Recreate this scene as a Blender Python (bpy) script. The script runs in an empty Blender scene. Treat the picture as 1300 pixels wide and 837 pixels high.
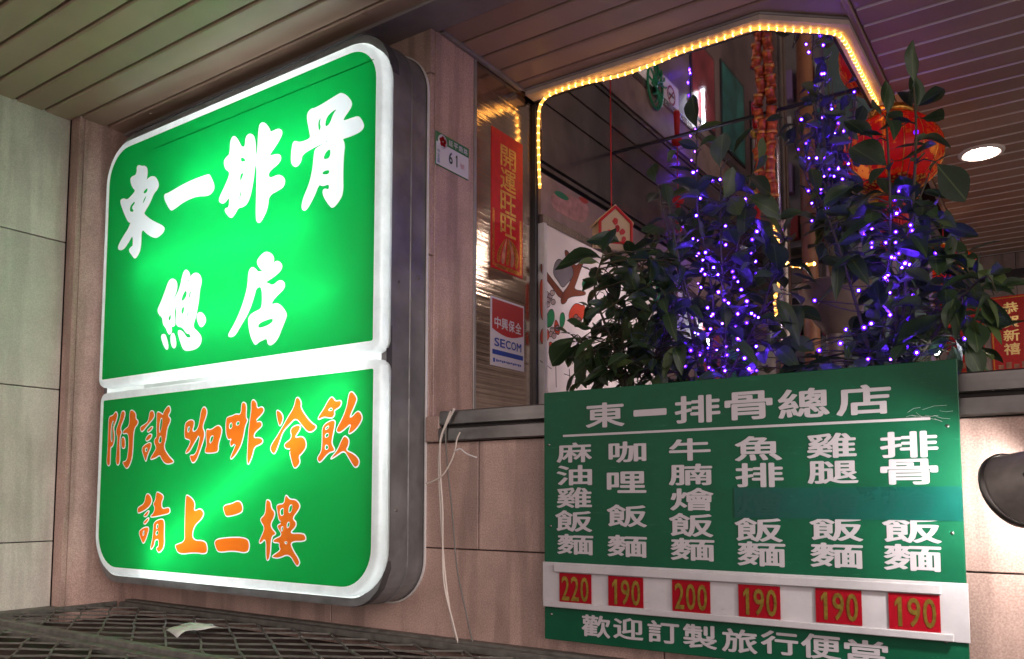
import bpy, bmesh, math, random
from mathutils import Vector, Matrix, Quaternion
random.seed(61)
SC = bpy.context.scene
COL = SC.collection
# ------------------------------------------------------------------ camera
# units: metres; the lens is the origin, the street lies at z = GROUND
F_PX, PX, PY = 1050.81, 650.0, 549.07          # focal length and principal point in pixels of the 1300 x 837 photograph
YAW, PITCH = math.radians(34.3467), math.radians(4.4543)
FWD = Vector((-math.sin(YAW)*math.cos(PITCH), math.cos(YAW)*math.cos(PITCH), math.sin(PITCH)))
RIGHT = Vector((math.cos(YAW), math.sin(YAW), 0))
UP = RIGHT.cross(FWD)
cd = bpy.data.cameras.new('camera'); cam = bpy.data.objects.new('camera', cd); COL.objects.link(cam)
cd.sensor_width = 36; cd.lens = 36*F_PX/1300
cd.shift_y = (PY-418.5)/1300
cd.clip_start = .02; cd.clip_end = 500
cam.matrix_world = Matrix((RIGHT, UP, -FWD)).transposed().to_4x4()
SC.camera = cam
# ------------------------------------------------------------------ world: city night sky
W = bpy.data.worlds.new('World'); SC.world = W; W.use_nodes = True
bg = W.node_tree.nodes['Background']
bg.inputs[0].default_value = (1.0, .82, .78, 1); bg.inputs[1].default_value = .46
# added fill from behind the camera, standing in for the street: broad, low, warm
sd = bpy.data.lights.new('street_fill', 'SUN'); sun = bpy.data.objects.new('street_fill', sd); COL.objects.link(sun)
sd.energy = 1.35; sd.angle = math.radians(50); sd.color = (1, .84, .78)
sun.rotation_euler = Vector((-1, .55, -.2)).to_track_quat('-Z', 'Y').to_euler()
SC.view_settings.view_transform = 'Standard'; SC.view_settings.look = 'None'
SC.view_settings.exposure = .72; SC.view_settings.gamma = 1
SC.cycles.use_denoising = True
SC.cycles.max_bounces = 10; SC.cycles.transmission_bounces = 8; SC.cycles.diffuse_bounces = 6; SC.cycles.glossy_bounces = 4
SC.cycles.sample_clamp_indirect = 6

# ------------------------------------------------------------------ pixel -> point
def ray(x, y): return RIGHT*((x-PX)/F_PX)+UP*((PY-y)/F_PX)+FWD
def at(x, y, ax, v):
    d = ray(x, y); return d*(v/d[ax])
def aty(x, y, Y): return at(x, y, 1, Y)
# ------------------------------------------------------------------ helpers
H = 1.85            # ceiling above the lens
GROUND = -1.55
WALL = 2.40         # front of the stone wall
def tag(o, label=None, cat=None, group=None, kind=None):
    for k, v in (('label', label), ('category', cat), ('group', group), ('kind', kind)):
        if v: o[k] = v
    return o
def link(o, parent=None):
    COL.objects.link(o)
    if parent is not None:
        o.parent = parent
        o.matrix_parent_inverse = WM[parent.name].inverted()
    WM[o.name] = o.matrix_basis.copy()
    return o
WM = {}
def empty(name, loc, label, cat, group=None):
    o = bpy.data.objects.new(name, None); o.location = loc; o.empty_display_size = .05
    COL.objects.link(o); WM[o.name] = Matrix.Translation(loc)
    return tag(o, label, cat, group)
def obj(name, me, mat, parent=None, smooth=False):
    if isinstance(me, bmesh.types.BMesh):
        bm = me; me = bpy.data.meshes.new(name); bm.to_mesh(me); bm.free()
    if mat is not None and not me.materials: me.materials.append(mat)
    if smooth: me.polygons.foreach_set('use_smooth', [True]*len(me.polygons))
    return link(bpy.data.objects.new(name, me), parent)
def inst(name, me, matrix, parent):
    o = bpy.data.objects.new(name, me); COL.objects.link(o); o.parent = parent
    o.matrix_parent_inverse = WM[parent.name].inverted(); o.matrix_basis = matrix
    WM[o.name] = matrix
    return o
def add_box(bm, x0, x1, y0, y1, z0, z1, bev=0, seg=1):
    g = bmesh.ops.create_cube(bm, size=1, matrix=Matrix.Translation(((x0+x1)/2, (y0+y1)/2, (z0+z1)/2)) @ Matrix.Diagonal((x1-x0, y1-y0, z1-z0, 1)))
    if bev: bmesh.ops.bevel(bm, geom=list({e for v in g['verts'] for e in v.link_edges}), offset=bev, segments=seg, affect='EDGES')
def box(name, b, mat, parent=None, bev=0, seg=1):
    bm = bmesh.new(); add_box(bm, *b, bev, seg); return obj(name, bm, mat, parent)
def add_tube(bm, pts, r, n=8, caps=True, r2=None):
    pts = [Vector(p) for p in pts]; rings = []
    up = Vector((0, 0, 1))
    prev = None
    for i, p in enumerate(pts):
        t = (pts[min(i+1, len(pts)-1)]-pts[max(i-1, 0)])
        t = t.normalized() if t.length > 1e-9 else Vector((0, 0, 1))
        if prev is None:
            a = t.cross(up)
            if a.length < .05: a = t.cross(Vector((1, 0, 0)))
        else: a = prev-t*prev.dot(t)
        a.normalize(); prev = a; b = t.cross(a)
        k = i/max(1, len(pts)-1); rr = r if r2 is None else r+(r2-r)*k
        rings.append([bm.verts.new(p+(a*math.cos(2*math.pi*j/n)+b*math.sin(2*math.pi*j/n))*rr) for j in range(n)])
    for q, s in zip(rings, rings[1:]):
        for j in range(n): bm.faces.new((q[j], q[(j+1) % n], s[(j+1) % n], s[j]))
    if caps: bm.faces.new(rings[0][::-1]); bm.faces.new(rings[-1])
def tube(name, pts, r, mat, parent=None, n=8, r2=None):
    bm = bmesh.new(); add_tube(bm, pts, r, n, True, r2); return obj(name, bm, mat, parent, True)
def spline(pts, n=8):
    P = [Vector(p) for p in pts]; P = [P[0]*2-P[1]]+P+[P[-1]*2-P[-2]]; out = []
    for i in range(1, len(P)-2):
        a, b, c, d = P[i-1:i+3]
        for k in range(n):
            t = k/n
            out.append(.5*(2*b+(c-a)*t+(2*a-5*b+4*c-d)*t*t+(3*b-a-3*c+d)*t**3))
    out.append(P[-2]); return out
def add_lathe(bm, prof, n=32, M=Matrix.Identity(4)):
    rings = []
    for r, z in prof:
        rings.append([bm.verts.new(M @ Vector((max(r, 1e-4)*math.cos(2*math.pi*j/n), max(r, 1e-4)*math.sin(2*math.pi*j/n), z))) for j in range(n)])
    for q, s in zip(rings, rings[1:]):
        for j in range(n): bm.faces.new((q[j], q[(j+1) % n], s[(j+1) % n], s[j]))
def lathe(name, prof, mat, parent=None, M=Matrix.Identity(4), n=32):
    bm = bmesh.new(); add_lathe(bm, prof, n, M); return obj(name, bm, mat, parent, True)
def rrect(x0, x1, z0, z1, r, n=10):
    """rounded rectangle, r = radii (bl, br, tr, tl)"""
    if not isinstance(r, (tuple, list)): r = (r,)*4
    out = []
    for (cx, cz, rr, a0) in ((x0, z0, r[0], 180), (x1, z0, r[1], 270), (x1, z1, r[2], 0), (x0, z1, r[3], 90)):
        sx = 1 if cx == x0 else -1; sz = 1 if cz == z0 else -1
        for k in range(n+1 if rr > 0 else 1):
            a = math.radians(a0+90*k/n)
            out.append((cx+sx*rr+rr*math.cos(a), cz+sz*rr+rr*math.sin(a)))
    return out
def loft(name, rings, mat, parent, cap0=False, cap1=False, smooth=False):
    bm = bmesh.new(); R = [[bm.verts.new(p) for p in r] for r in rings]
    n = len(R[0])
    for q, s in zip(R, R[1:]):
        for j in range(n): bm.faces.new((q[j], q[(j+1) % n], s[(j+1) % n], s[j]))
    if cap0: bm.faces.new(R[0][::-1])
    if cap1: bm.faces.new(R[-1])
    bmesh.ops.recalc_face_normals(bm, faces=bm.faces)
    return obj(name, bm, mat, parent, smooth)
def fill2d(rings):
    """2-D outlines (even-odd nested) -> filled mesh in its xy plane"""
    c = bpy.data.curves.new('outline', 'CURVE'); c.dimensions = '2D'; c.fill_mode = 'BOTH'
    for r in rings:
        s = c.splines.new('POLY'); s.points.add(len(r)-1); s.use_cyclic_u = True
        for p, q in zip(s.points, r): p.co = (q[0], q[1], 0, 1)
    o = bpy.data.objects.new('outline', c); COL.objects.link(o)
    bpy.context.view_layer.update()
    me = bpy.data.meshes.new_from_object(o.evaluated_get(bpy.context.evaluated_depsgraph_get()))
    bpy.data.objects.remove(o); bpy.data.curves.remove(c); me.materials.clear()
    return me
def chaikin(r, k=2):
    for _ in range(k):
        n = len(r); q = []
        for i in range(n):
            a, b = r[i], r[(i+1) % n]
            q += [(a[0]*.75+b[0]*.25, a[1]*.75+b[1]*.25), (a[0]*.25+b[0]*.75, a[1]*.25+b[1]*.75)]
        r = q
    return r
def area2(r): return sum(r[i][0]*r[(i+1) % len(r)][1]-r[(i+1) % len(r)][0]*r[i][1] for i in range(len(r)))/2
def offset2(r, d):
    """move an outline outwards by d (inwards if negative)"""
    s = 1 if area2(r) > 0 else -1; n = len(r); out = []
    for i in range(n):
        a, b, c = Vector(r[i-1]), Vector(r[i]), Vector(r[(i+1) % n])
        e, f = (b-a), (c-b)
        if e.length < 1e-9 or f.length < 1e-9: out.append(r[i]); continue
        e.normalize(); f.normalize()
        m = Vector((e.y+f.y, -e.x-f.x))
        if m.length < .3: out.append(r[i]); continue
        m.normalize(); k = max(.6, m.dot(Vector((e.y, -e.x))))
        out.append(tuple(b+m*(s*d/k)))
    return out
# text ------------------------------------------------------------------
GLY = {}
def glyph(t, off=.012):
    """the built-in font's outlines for t, thickened by off, flat, scaled to the unit box"""
    k = (t, off)
    if t == '1': return [(.42, 0, 0), (.82, 0, 0), (.82, 1, 0), (.50, 1, 0), (.12, .82, 0), (.12, .66, 0), (.42, .78, 0)], [(0, 1, 2, 3, 6), (3, 4, 5, 6)]
    if k not in GLY:
        c = bpy.data.curves.new('glyph', 'FONT'); c.body = t; c.resolution_u = 3
        o = bpy.data.objects.new('glyph', c); COL.objects.link(o); bpy.context.view_layer.update()
        me = bpy.data.meshes.new_from_object(o.evaluated_get(bpy.context.evaluated_depsgraph_get()))
        bpy.data.objects.remove(o); bpy.data.curves.remove(c)
        base = [(v.co.x, v.co.y) for v in me.vertices]; bf = [tuple(p.vertices) for p in me.polygons]; bpy.data.meshes.remove(me)
        vs, fs = [], []
        for i in range(8 if off else 1):
            dx, dy = off*math.cos(i*math.pi/4), off*math.sin(i*math.pi/4)
            fs += [tuple(q+len(vs) for q in f) for f in bf]; vs += [(x+dx, y+dy, i) for x, y in base]
        x0, x1 = min(v[0] for v in vs), max(v[0] for v in vs); y0, y1 = min(v[1] for v in vs), max(v[1] for v in vs)
        GLY[k] = ([((x-x0)/(x1-x0), (y-y0)/max(y1-y0, 1e-6), i) for x, y, i in vs], fs)
    return GLY[k]
def text_on(name, t, O, U, V, N, mat, parent, off=.012):
    """t inside the parallelogram O, O+U, O+V, lifted by N"""
    vs, fs = glyph(t, off); me = bpy.data.meshes.new(name); n = N.normalized()*4e-5
    me.from_pydata([tuple(O+U*u+V*v+N+n*i) for u, v, i in vs], [], fs); me.update()
    return obj(name, me, mat, parent)
# materials ---------------------------------------------------------------
def mat(name): 
    m = bpy.data.materials.new(name); m.use_nodes = True; return m, m.node_tree.nodes, m.node_tree.links
def plain(name, col, rough=.5, metal=0, spec=.5, noise=0, scale=20, bump=0, bscale=None, coat=0):
    m, N, L = mat(name); b = N['Principled BSDF']
    b.inputs['Base Color'].default_value = (*col, 1); b.inputs['Roughness'].default_value = rough
    b.inputs['Metallic'].default_value = metal; b.inputs['Specular IOR Level'].default_value = spec
    b.inputs['Coat Weight'].default_value = coat
    if noise or bump:
        tc = N.new('ShaderNodeTexCoord')
        t = N.new('ShaderNodeTexNoise'); t.inputs['Scale'].default_value = scale; t.inputs['Detail'].default_value = 6
        L.new(tc.outputs['Object'], t.inputs['Vector'])
        if noise:
            mx = N.new('ShaderNodeMix'); mx.data_type = 'RGBA'; mx.blend_type = 'MULTIPLY'; mx.inputs[0].default_value = 1
            mr = N.new('ShaderNodeMapRange'); mr.inputs[1].default_value = .3; mr.inputs[2].default_value = .7
            mr.inputs[3].default_value = 1-noise; mr.inputs[4].default_value = 1+noise*.5
            L.new(t.outputs[0], mr.inputs[0]); mx.inputs[6].default_value = (*col, 1)
            L.new(mr.outputs[0], mx.inputs[7]); L.new(mx.outputs[2], b.inputs['Base Color'])
        if bump:
            t2 = N.new('ShaderNodeTexNoise'); t2.inputs['Scale'].default_value = bscale or scale*3; L.new(tc.outputs['Object'], t2.inputs['Vector'])
            bp = N.new('ShaderNodeBump'); bp.inputs['Strength'].default_value = bump; bp.inputs['Distance'].default_value = .002
            L.new(t2.outputs[0], bp.inputs['Height']); L.new(bp.outputs[0], b.inputs['Normal'])
    return m
def stone(name, c1, c2, rough=.35, dirt=.25):
    """polished granite-look panel: fine speckle, faint clouding, streaky dirt"""
    m, N, L = mat(name); b = N['Principled BSDF']; tc = N.new('ShaderNodeTexCoord')
    sp = N.new('ShaderNodeTexNoise'); sp.inputs['Scale'].default_value = 190; sp.inputs['Detail'].default_value = 3
    cl = N.new('ShaderNodeTexNoise'); cl.inputs['Scale'].default_value = 3.2; cl.inputs['Detail'].default_value = 7; cl.inputs['Roughness'].default_value = .65
    mp = N.new('ShaderNodeMapping'); mp.inputs['Scale'].default_value = (9, 9, .9)
    st = N.new('ShaderNodeTexNoise'); st.inputs['Scale'].default_value = 1.5; st.inputs['Detail'].default_value = 5
    for t in (sp, cl): L.new(tc.outputs['Object'], t.inputs['Vector'])
    L.new(tc.outputs['Object'], mp.inputs['Vector']); L.new(mp.outputs[0], st.inputs['Vector'])
    r = N.new('ShaderNodeValToRGB'); r.color_ramp.elements[0].position = .38; r.color_ramp.elements[1].position = .64
    r.color_ramp.elements[0].color = (*c1, 1); r.color_ramp.elements[1].color = (*c2, 1)
    L.new(sp.outputs[0], r.inputs[0])
    def mul(a, src, lo, hi, f0, f1):
        mr = N.new('ShaderNodeMapRange'); mr.inputs[1].default_value = lo; mr.inputs[2].default_value = hi
        mr.inputs[3].default_value = f0; mr.inputs[4].default_value = f1; L.new(src, mr.inputs[0])
        mx = N.new('ShaderNodeMix'); mx.data_type = 'RGBA'; mx.blend_type = 'MULTIPLY'; mx.inputs[0].default_value = 1
        L.new(a, mx.inputs[6]); L.new(mr.outputs[0], mx.inputs[7]); return mx.outputs[2]
    c = mul(r.outputs[0], cl.outputs[0], .35, .65, 1-dirt, 1.05)
    c = mul(c, st.outputs[0], .38, .50, 1-dirt*1.1, 1)
    oi = N.new('ShaderNodeObjectInfo'); c = mul(c, oi.outputs['Random'], 0, 1, .86, 1.06)
    L.new(c, b.inputs['Base Color'])
    rr = N.new('ShaderNodeMapRange'); rr.inputs[3].default_value = rough-.08; rr.inputs[4].default_value = rough+.18
    L.new(cl.outputs[0], rr.inputs[0]); L.new(rr.outputs[0], b.inputs['Roughness'])
    bp = N.new('ShaderNodeBump'); bp.inputs['Strength'].default_value = .12; bp.inputs['Distance'].default_value = .001
    L.new(sp.outputs[0], bp.inputs['Height']); L.new(bp.outputs[0], b.inputs['Normal'])
    return m
def brushed(name, col, stretch, rough=.25, strength=.5, grime=.3, bump_scale=1.0, dist=.002):
    """brushed stainless: noise stretched along the grain in bump and roughness"""
    m, N, L = mat(name); b = N['Principled BSDF']; b.inputs['Metallic'].default_value = 1
    tc = N.new('ShaderNodeTexCoord'); mp = N.new('ShaderNodeMapping'); mp.inputs['Scale'].default_value = stretch
    t = N.new('ShaderNodeTexNoise'); t.inputs['Scale'].default_value = bump_scale; t.inputs['Detail'].default_value = 4
    L.new(tc.outputs['Object'], mp.inputs[0]); L.new(mp.outputs[0], t.inputs[0])
    g = N.new('ShaderNodeTexNoise'); g.inputs['Scale'].default_value = 6; g.inputs['Detail'].default_value = 6; L.new(tc.outputs['Object'], g.inputs[0])
    mr = N.new('ShaderNodeMapRange'); mr.inputs[1].default_value = .3; mr.inputs[2].default_value = .7; mr.inputs[3].default_value = 1-grime; mr.inputs[4].default_value = 1
    L.new(g.outputs[0], mr.inputs[0])
    mx = N.new('ShaderNodeMix'); mx.data_type = 'RGBA'; mx.blend_type = 'MULTIPLY'; mx.inputs[0].default_value = 1; mx.inputs[6].default_value = (*col, 1)
    L.new(mr.outputs[0], mx.inputs[7]); L.new(mx.outputs[2], b.inputs['Base Color'])
    r = N.new('ShaderNodeMapRange'); r.inputs[3].default_value = rough*.6; r.inputs[4].default_value = rough*1.5
    L.new(t.outputs[0], r.inputs[0]); L.new(r.outputs[0], b.inputs['Roughness'])
    bp = N.new('ShaderNodeBump'); bp.inputs['Strength'].default_value = strength; bp.inputs['Distance'].default_value = dist
    L.new(t.outputs[0], bp.inputs['Height']); L.new(bp.outputs[0], b.inputs['Normal'])
    return m
def acrylic(name, col, diff=None, mixf=.25, gloss=.04, dirt=.0):
    """translucent sheet: lets light through diffusely, plus a little surface diffuse and gloss"""
    m, N, L = mat(name); N.remove(N['Principled BSDF']); out = N['Material Output']
    tr = N.new('ShaderNodeBsdfTranslucent'); df = N.new('ShaderNodeBsdfDiffuse'); gl = N.new('ShaderNodeBsdfGlossy')
    gl.inputs['Roughness'].default_value = .25
    tr.inputs[0].default_value = (*col, 1); df.inputs[0].default_value = (*(diff or col), 1)
    if dirt:
        tc = N.new('ShaderNodeTexCoord'); t = N.new('ShaderNodeTexNoise'); t.inputs['Scale'].default_value = 7; t.inputs['Detail'].default_value = 8; t.inputs['Roughness'].default_value = .7
        L.new(tc.outputs['Object'], t.inputs[0])
        mr = N.new('ShaderNodeMapRange'); mr.inputs[1].default_value = .3; mr.inputs[2].default_value = .6; mr.inputs[3].default_value = 1-dirt; mr.inputs[4].default_value = 1; L.new(t.outputs[0], mr.inputs[0])
        for s, c in ((tr, col), (df, diff or col)):
            mx = N.new('ShaderNodeMix'); mx.data_type = 'RGBA'; mx.blend_type = 'MULTIPLY'; mx.inputs[0].default_value = 1; mx.inputs[6].default_value = (*c, 1)
            L.new(mr.outputs[0], mx.inputs[7]); L.new(mx.outputs[2], s.inputs[0])
    a = N.new('ShaderNodeMixShader'); a.inputs[0].default_value = mixf; L.new(tr.outputs[0], a.inputs[1]); L.new(df.outputs[0], a.inputs[2])
    c = N.new('ShaderNodeMixShader'); c.inputs[0].default_value = gloss; L.new(a.outputs[0], c.inputs[1]); L.new(gl.outputs[0], c.inputs[2])
    L.new(c.outputs[0], out.inputs[0]); return m
def glow(name, col, s):
    m, N, L = mat(name); N.remove(N['Principled BSDF']); e = N.new('ShaderNodeEmission')
    e.inputs[0].default_value = (*col, 1); e.inputs[1].default_value = s; L.new(e.outputs[0], N['Material Output'].inputs[0]); return m

M = {
 'tan': stone('pink_granite', (.43, .28, .238), (.585, .42, .365)),
 'pale': stone('pale_granite', (.58, .555, .50), (.71, .685, .63), .3, .15),
 'joint': plain('dark_joint', (.035, .03, .028), .9),
 'slat': plain('painted_slat', (.42, .29, .215), .38, 0, .5, .12, 5),
 'gap': plain('dark_gap', (.02, .018, .017), .9),
 'lit_gap': plain('pale_lit_gap', (.85, .80, .76), .4),  # pale colour for the light caught on the gap edges
 'trim': plain('grey_trim', (.30, .28, .27), .45, .3, .5, .2, 8),
 'steel_h': brushed('steel_grain_across', (.72, .62, .54), (.30, .30, 70), .13, .5, .3, 1.0, .0026),
 'steel_v': brushed('steel_grain_upright', (.50, .42, .38), (90, 90, 3), .2, .5),
 'steel': brushed('steel_sill', (.30, .29, .28), (3, 60, 60), .38, .3, .5),
 'mirror': plain('mirror_panel', (.80, .78, .78), .03, 1),
 'frame': plain('dark_frame', (.05, .05, .055), .35, .6),
 'asphalt': plain('paving', (.30, .28, .26), .7, 0, .4, .35, 4, .4),
 'box': plain('painted_sheet_metal', (.20, .20, .205), .40, .3, .5, .45, 5, 1.0, 11),
 'boxin': plain('white_inside', (.8, .8, .8), .8),
 'tray': acrylic('white_acrylic', (.88, .90, .92), None, .3, .04),
 'traydirty': acrylic('white_acrylic_grimy', (.86, .87, .89), None, .3, .04, .2),
 'film': acrylic('green_film', (.003, .38, .062), (.003, .22, .045), .22, .022),
 'letter': acrylic('white_film', (.93, .94, .97), None, .25, .03),
 'orange': acrylic('orange_film', (.88, .20, .010), (.7, .14, .010), .22, .03),
 'tape': plain('dark_tape', (.06, .06, .065), .5, 0, .5, .3, 30),
 'tubelight': glow('fluorescent_tube', (.95, 1, .98), 15),
 'green_print': plain('green_print', (.002, .125, .052), .32, 0, .25, .06, 3),
 'tape_green': plain('teal_tape', (.0, .10, .07), .25, 0, .3),
 'ghost': plain('teal_tape_raised', (.0, .052, .043), .3),
 'white_print': plain('white_vinyl', (.45, .415, .445), .45),
 'white_plastic': plain('white_plastic', (.72, .70, .70), .4, 0, .5, .15, 14),
 'red_card': plain('red_card', (.27, .002, .010), .5, 0, .15),
 'gold': plain('gold_foil', (.62, .42, .09), .28, 1, .5, .25, 60),
 'red': plain('red_paper', (.62, .014, .012), .45, 0, .5, .15, 40),
 'gold_dull': plain('gold_digit', (.36, .26, .045), .3, .8, .5, .4, 90),
 'gold_paint': plain('gold_character', (.85, .50, .10), .35, .35, .5, .3, 60),
 'leaf': None,
 'stem': plain('stem_bark', (.07, .06, .03), .7),
 'white_cable': plain('white_cable', (.62, .55, .50), .5),
 'grey_cable': plain('grey_cable', (.14, .13, .12), .5),
 'paper': plain('paper', (.62, .64, .62), .7),
 'grate': plain('painted_grating', (.155, .15, .135), .55, .2, .4, .4, 25),
 'tray_rust': plain('rusty_tray', (.075, .052, .045), .9, 0, .1, .45, 9),
}

M['box'].node_tree.nodes['Bump'].inputs['Distance'].default_value = .012
def vary(m, lo, hi):
    """piece-to-piece tone and smudged gloss"""
    N, L = m.node_tree.nodes, m.node_tree.links; b = N['Principled BSDF']; src = b.inputs['Base Color'].links[0].from_socket
    oi = N.new('ShaderNodeObjectInfo'); mr = N.new('ShaderNodeMapRange'); mr.inputs[3].default_value = lo; mr.inputs[4].default_value = hi; L.new(oi.outputs['Random'], mr.inputs[0])
    x = N.new('ShaderNodeMix'); x.data_type = 'RGBA'; x.blend_type = 'MULTIPLY'; x.inputs[0].default_value = 1; L.new(src, x.inputs[6]); L.new(mr.outputs[0], x.inputs[7]); L.new(x.outputs[2], b.inputs['Base Color'])
    tc = N.new('ShaderNodeTexCoord'); t = N.new('ShaderNodeTexNoise'); t.inputs['Scale'].default_value = 2.5; t.inputs['Detail'].default_value = 8; t.inputs['Roughness'].default_value = .7; L.new(tc.outputs['Object'], t.inputs[0])
    r = N.new('ShaderNodeMapRange'); r.inputs[1].default_value = .3; r.inputs[2].default_value = .7; r.inputs[3].default_value = .2; r.inputs[4].default_value = .55; L.new(t.outputs[0], r.inputs[0]); L.new(r.outputs[0], b.inputs['Roughness'])
    bp = N.new('ShaderNodeBump'); bp.inputs['Strength'].default_value = .25; bp.inputs['Distance'].default_value = .004; L.new(t.outputs[0], bp.inputs['Height']); L.new(bp.outputs[0], b.inputs['Normal'])
vary(M['slat'], .84, 1.08)
M['steel_v'].node_tree.nodes['Principled BSDF'].inputs['Metallic'].default_value = .9
# ================================================================== THE SETTING
def structure(o): o['kind'] = 'structure'; return o
structure(box('ground', (-60, 60, -60, 60, GROUND-.1, GROUND), M['asphalt']))

# ceiling: slats of .1325 m along the facade, dark gaps between
PITCHY = .1325; Y0 = 1.513
ceil = structure(box('ceiling', (-4.6, 3.2, .45, 7.6, H+.028, H+.15), M['gap']))
SLM = {}
def slat(x0, x1, k):
    key = (x0, x1)
    if key not in SLM:
        bm = bmesh.new(); g = .0055
        pr = [(g, .028), (g, .006), (g+.006, 0), (PITCHY-g-.006, 0), (PITCHY-g, .006), (PITCHY-g, .028)]
        A = [bm.verts.new((x0, y, z)) for y, z in pr]; B = [bm.verts.new((x1, y, z)) for y, z in pr]
        for i in range(5): bm.faces.new((A[i], A[i+1], B[i+1], B[i]))
        bm.faces.new(A); bm.faces.new(B[::-1])
        bmesh.ops.recalc_face_normals(bm, faces=bm.faces)
        me = bpy.data.meshes.new('ceiling_slat'); bm.to_mesh(me); bm.free(); me.materials.append(M['slat']); SLM[key] = me
    inst('ceiling_slat', SLM[key], Matrix.Translation((0, Y0+k*PITCHY, H)), ceil)
for k in range(-8, 5): slat(-4.03, 3.2, k)           # over the street side
for k in range(5, 7): slat(-4.03, 3.2, k)
for k in range(7, 12): slat(-2.02, 3.2, k)           # over the plant ledge
for k in range(12, 44): slat(-.625, 3.2, k)          # passage on the right
bm = bmesh.new(); add_box(bm, -.62, 3.2, -.0022, .0022, -.0035, .012)  # added pale strips painting the lit gap edges over the passage
lit_gap_me = bpy.data.meshes.new('lit_gap_line'); bm.to_mesh(lit_gap_me); bm.free(); lit_gap_me.materials.append(M['lit_gap'])
for k in range(13, 44): inst('lit_gap_line', lit_gap_me, Matrix.Translation((0, Y0+k*PITCHY, H)), ceil)
box('edge_trim', (-3.948, 3.2, 2.262, 2.438, H-.012, H+.0275), M['trim'], ceil, .004)
box('chamfer_board', (-1.0, -.654, 3.06, 3.31, H+.0005, H+.0275), M['slat'], ceil)
box('edge_trim', (-.653, -.63, 3.02, 7.2, H-.012, H+.0275), M['slat'], ceil, .003)
box('edge_trim', (-2.0225, -2.0015, 2.45, 3.02, H-.014, H+.0275), M['trim'], ceil, .003)

# ---- walls
wl = empty('stone_wall', (-4.03, 2.0, GROUND), 'pale polished stone wall in big panels at the left edge', 'wall')
box('backing', (-4.5, -4.055, .45, 2.40, GROUND, H+.027), M['joint'], wl)
zs = [GROUND, -.932, -.209, .5135, 1.236, H+.012]
for a, b in zip(zs, zs[1:]):
    box('stone_panel', (-4.054, -4.03, .45, 2.036, a+.0025, b-.0025), M['pale'], wl, .002)
wa = empty('alcove_wall', (-3, 2.45, GROUND), 'pinkish granite wall behind the big green lightbox and under the window ledge', 'wall')
box('backing', (-4.055, -2.045, 2.425, 2.60, GROUND, H+.026), M['joint'], wa)
box('backing', (-2.045, 3.0, 2.425, 2.58, GROUND, .2), M['joint'], wa)
box('stone_panel', (-4.0285, -3.95, 2.04, 2.0635, GROUND, H+.01), M['tan'], wa, .002)       # narrow return on the left
box('stone_panel', (-3.974, -3.9505, 2.066, 2.4245, GROUND, H+.01), M['tan'], wa, .002)
def course(z0, z1, xs):
    for a, b in zip(xs, xs[1:]): box('stone_panel', (a+.0022, b-.0022, WALL, 2.4245, z0+.0022, z1-.0022), M['tan'], wa, .002)
course(GROUND, -.92, [-3.949, -3.26, -1.8, -.34, 1.12, 2.58, 3.0])
course(-.92, -.19, [-3.949, -2.53, -1.075, .38, 1.84, 3.0])
course(-.19, .203, [-3.949, -3.25, -1.786, -.33, 1.13, 2.59, 3.0])
course(.203, .93, [-3.949, -2.53, -2.0225]); course(.93, 1.66, [-3.949, -3.25, -2.0225]); course(1.66, H+.008, [-3.949, -2.53, -2.0225])
pil = empty('pillar', (-2.1, 2.7, GROUND), 'granite window pillar with a steel-clad inner half between lightbox and plants', 'pillar')
box('core', (-2.40, -2.046, 2.601, 3.15, GROUND, H+.026), M['joint'], pil)
box('granite_face', (-2.045, -2.022, 2.4255, 2.676, GROUND, H+.008), M['tan'], pil, .002)
box('edge_strip', (-2.045, -2.0185, 2.6765, 2.695, GROUND, H-.001), M['trim'], pil, .002)
box('steel_sheet', (-2.045, -2.024, 2.6955, 3.128, GROUND, H-.001), M['steel_h'], pil)
box('edge_strip', (-2.045, -2.005, 3.1285, 3.15, GROUND, H-.03), M['frame'], pil, .003)
# ---- steel sill along the wall top
sl = empty('window_ledge', (-.5, 2.45, .204), 'stainless steel ledge rails running along the top of the low wall', 'ledge')
box('lower_rail', (-1.955, 3.0, 2.372, 2.61, .2045, .254), M['steel'], sl, .004)
box('groove', (-1.955, 3.0, 2.392, 2.60, .2545, .2635), M['gap'], sl)
box('upper_rail', (-1.955, 3.0, 2.378, 2.62, .264, .317), M['steel'], sl, .004)
box('end_block', (-2.0215, -1.9555, 2.38, 2.43, .2045, .30), M['tan'], sl, .003)
# planter trough behind the ledge
pt = empty('planter_trough', (-.9, 2.85, GROUND), 'long dark planter trough behind the steel ledge', 'planter')
box('trough', (-1.95, .55, 2.63, 3.06, GROUND, .16), M['frame'], pt, .005)
box('soil', (-1.93, .53, 2.65, 3.04, .155, .19), plain('soil', (.05, .035, .025), .95, 0, .2, .5, 30, .6), pt)

# ================================================================== THE BIG LIGHTBOX SIGN
SF, SB = 2.135, 2.185          # front of the acrylic trays, front of the metal box
sg = empty('lightbox_sign', (-2.95, 2.4, -.4), 'big lit green lightbox sign with rounded corners and white and orange brush characters', 'sign')
def ring3(r2, y): return [(x, y, z) for x, z in r2]
bx = (-3.905, -2.037, -.398, 1.765)
R0 = rrect(*bx, (.17, .17, .19, .19))
Ri = offset2(R0, -.012)
shell = loft('metal_box', [ring3(offset2(R0, -.03), SB), ring3(R0, SB+.002), ring3(R0, 2.396)], M['box'], sg, False, False)
loft('inner_lining', [ring3(offset2(R0, -.03), SB+.002), ring3(offset2(R0, -.008), SB+.006), ring3(offset2(R0, -.008), 2.392)], M['boxin'], sg, False, True)
loft('rear_flange', [ring3(offset2(R0, .004), 2.389), ring3(offset2(R0, .009), 2.389), ring3(offset2(R0, .009), 2.3985), ring3(offset2(R0, .004), 2.3985)], M['white_plastic'], sg)
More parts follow.
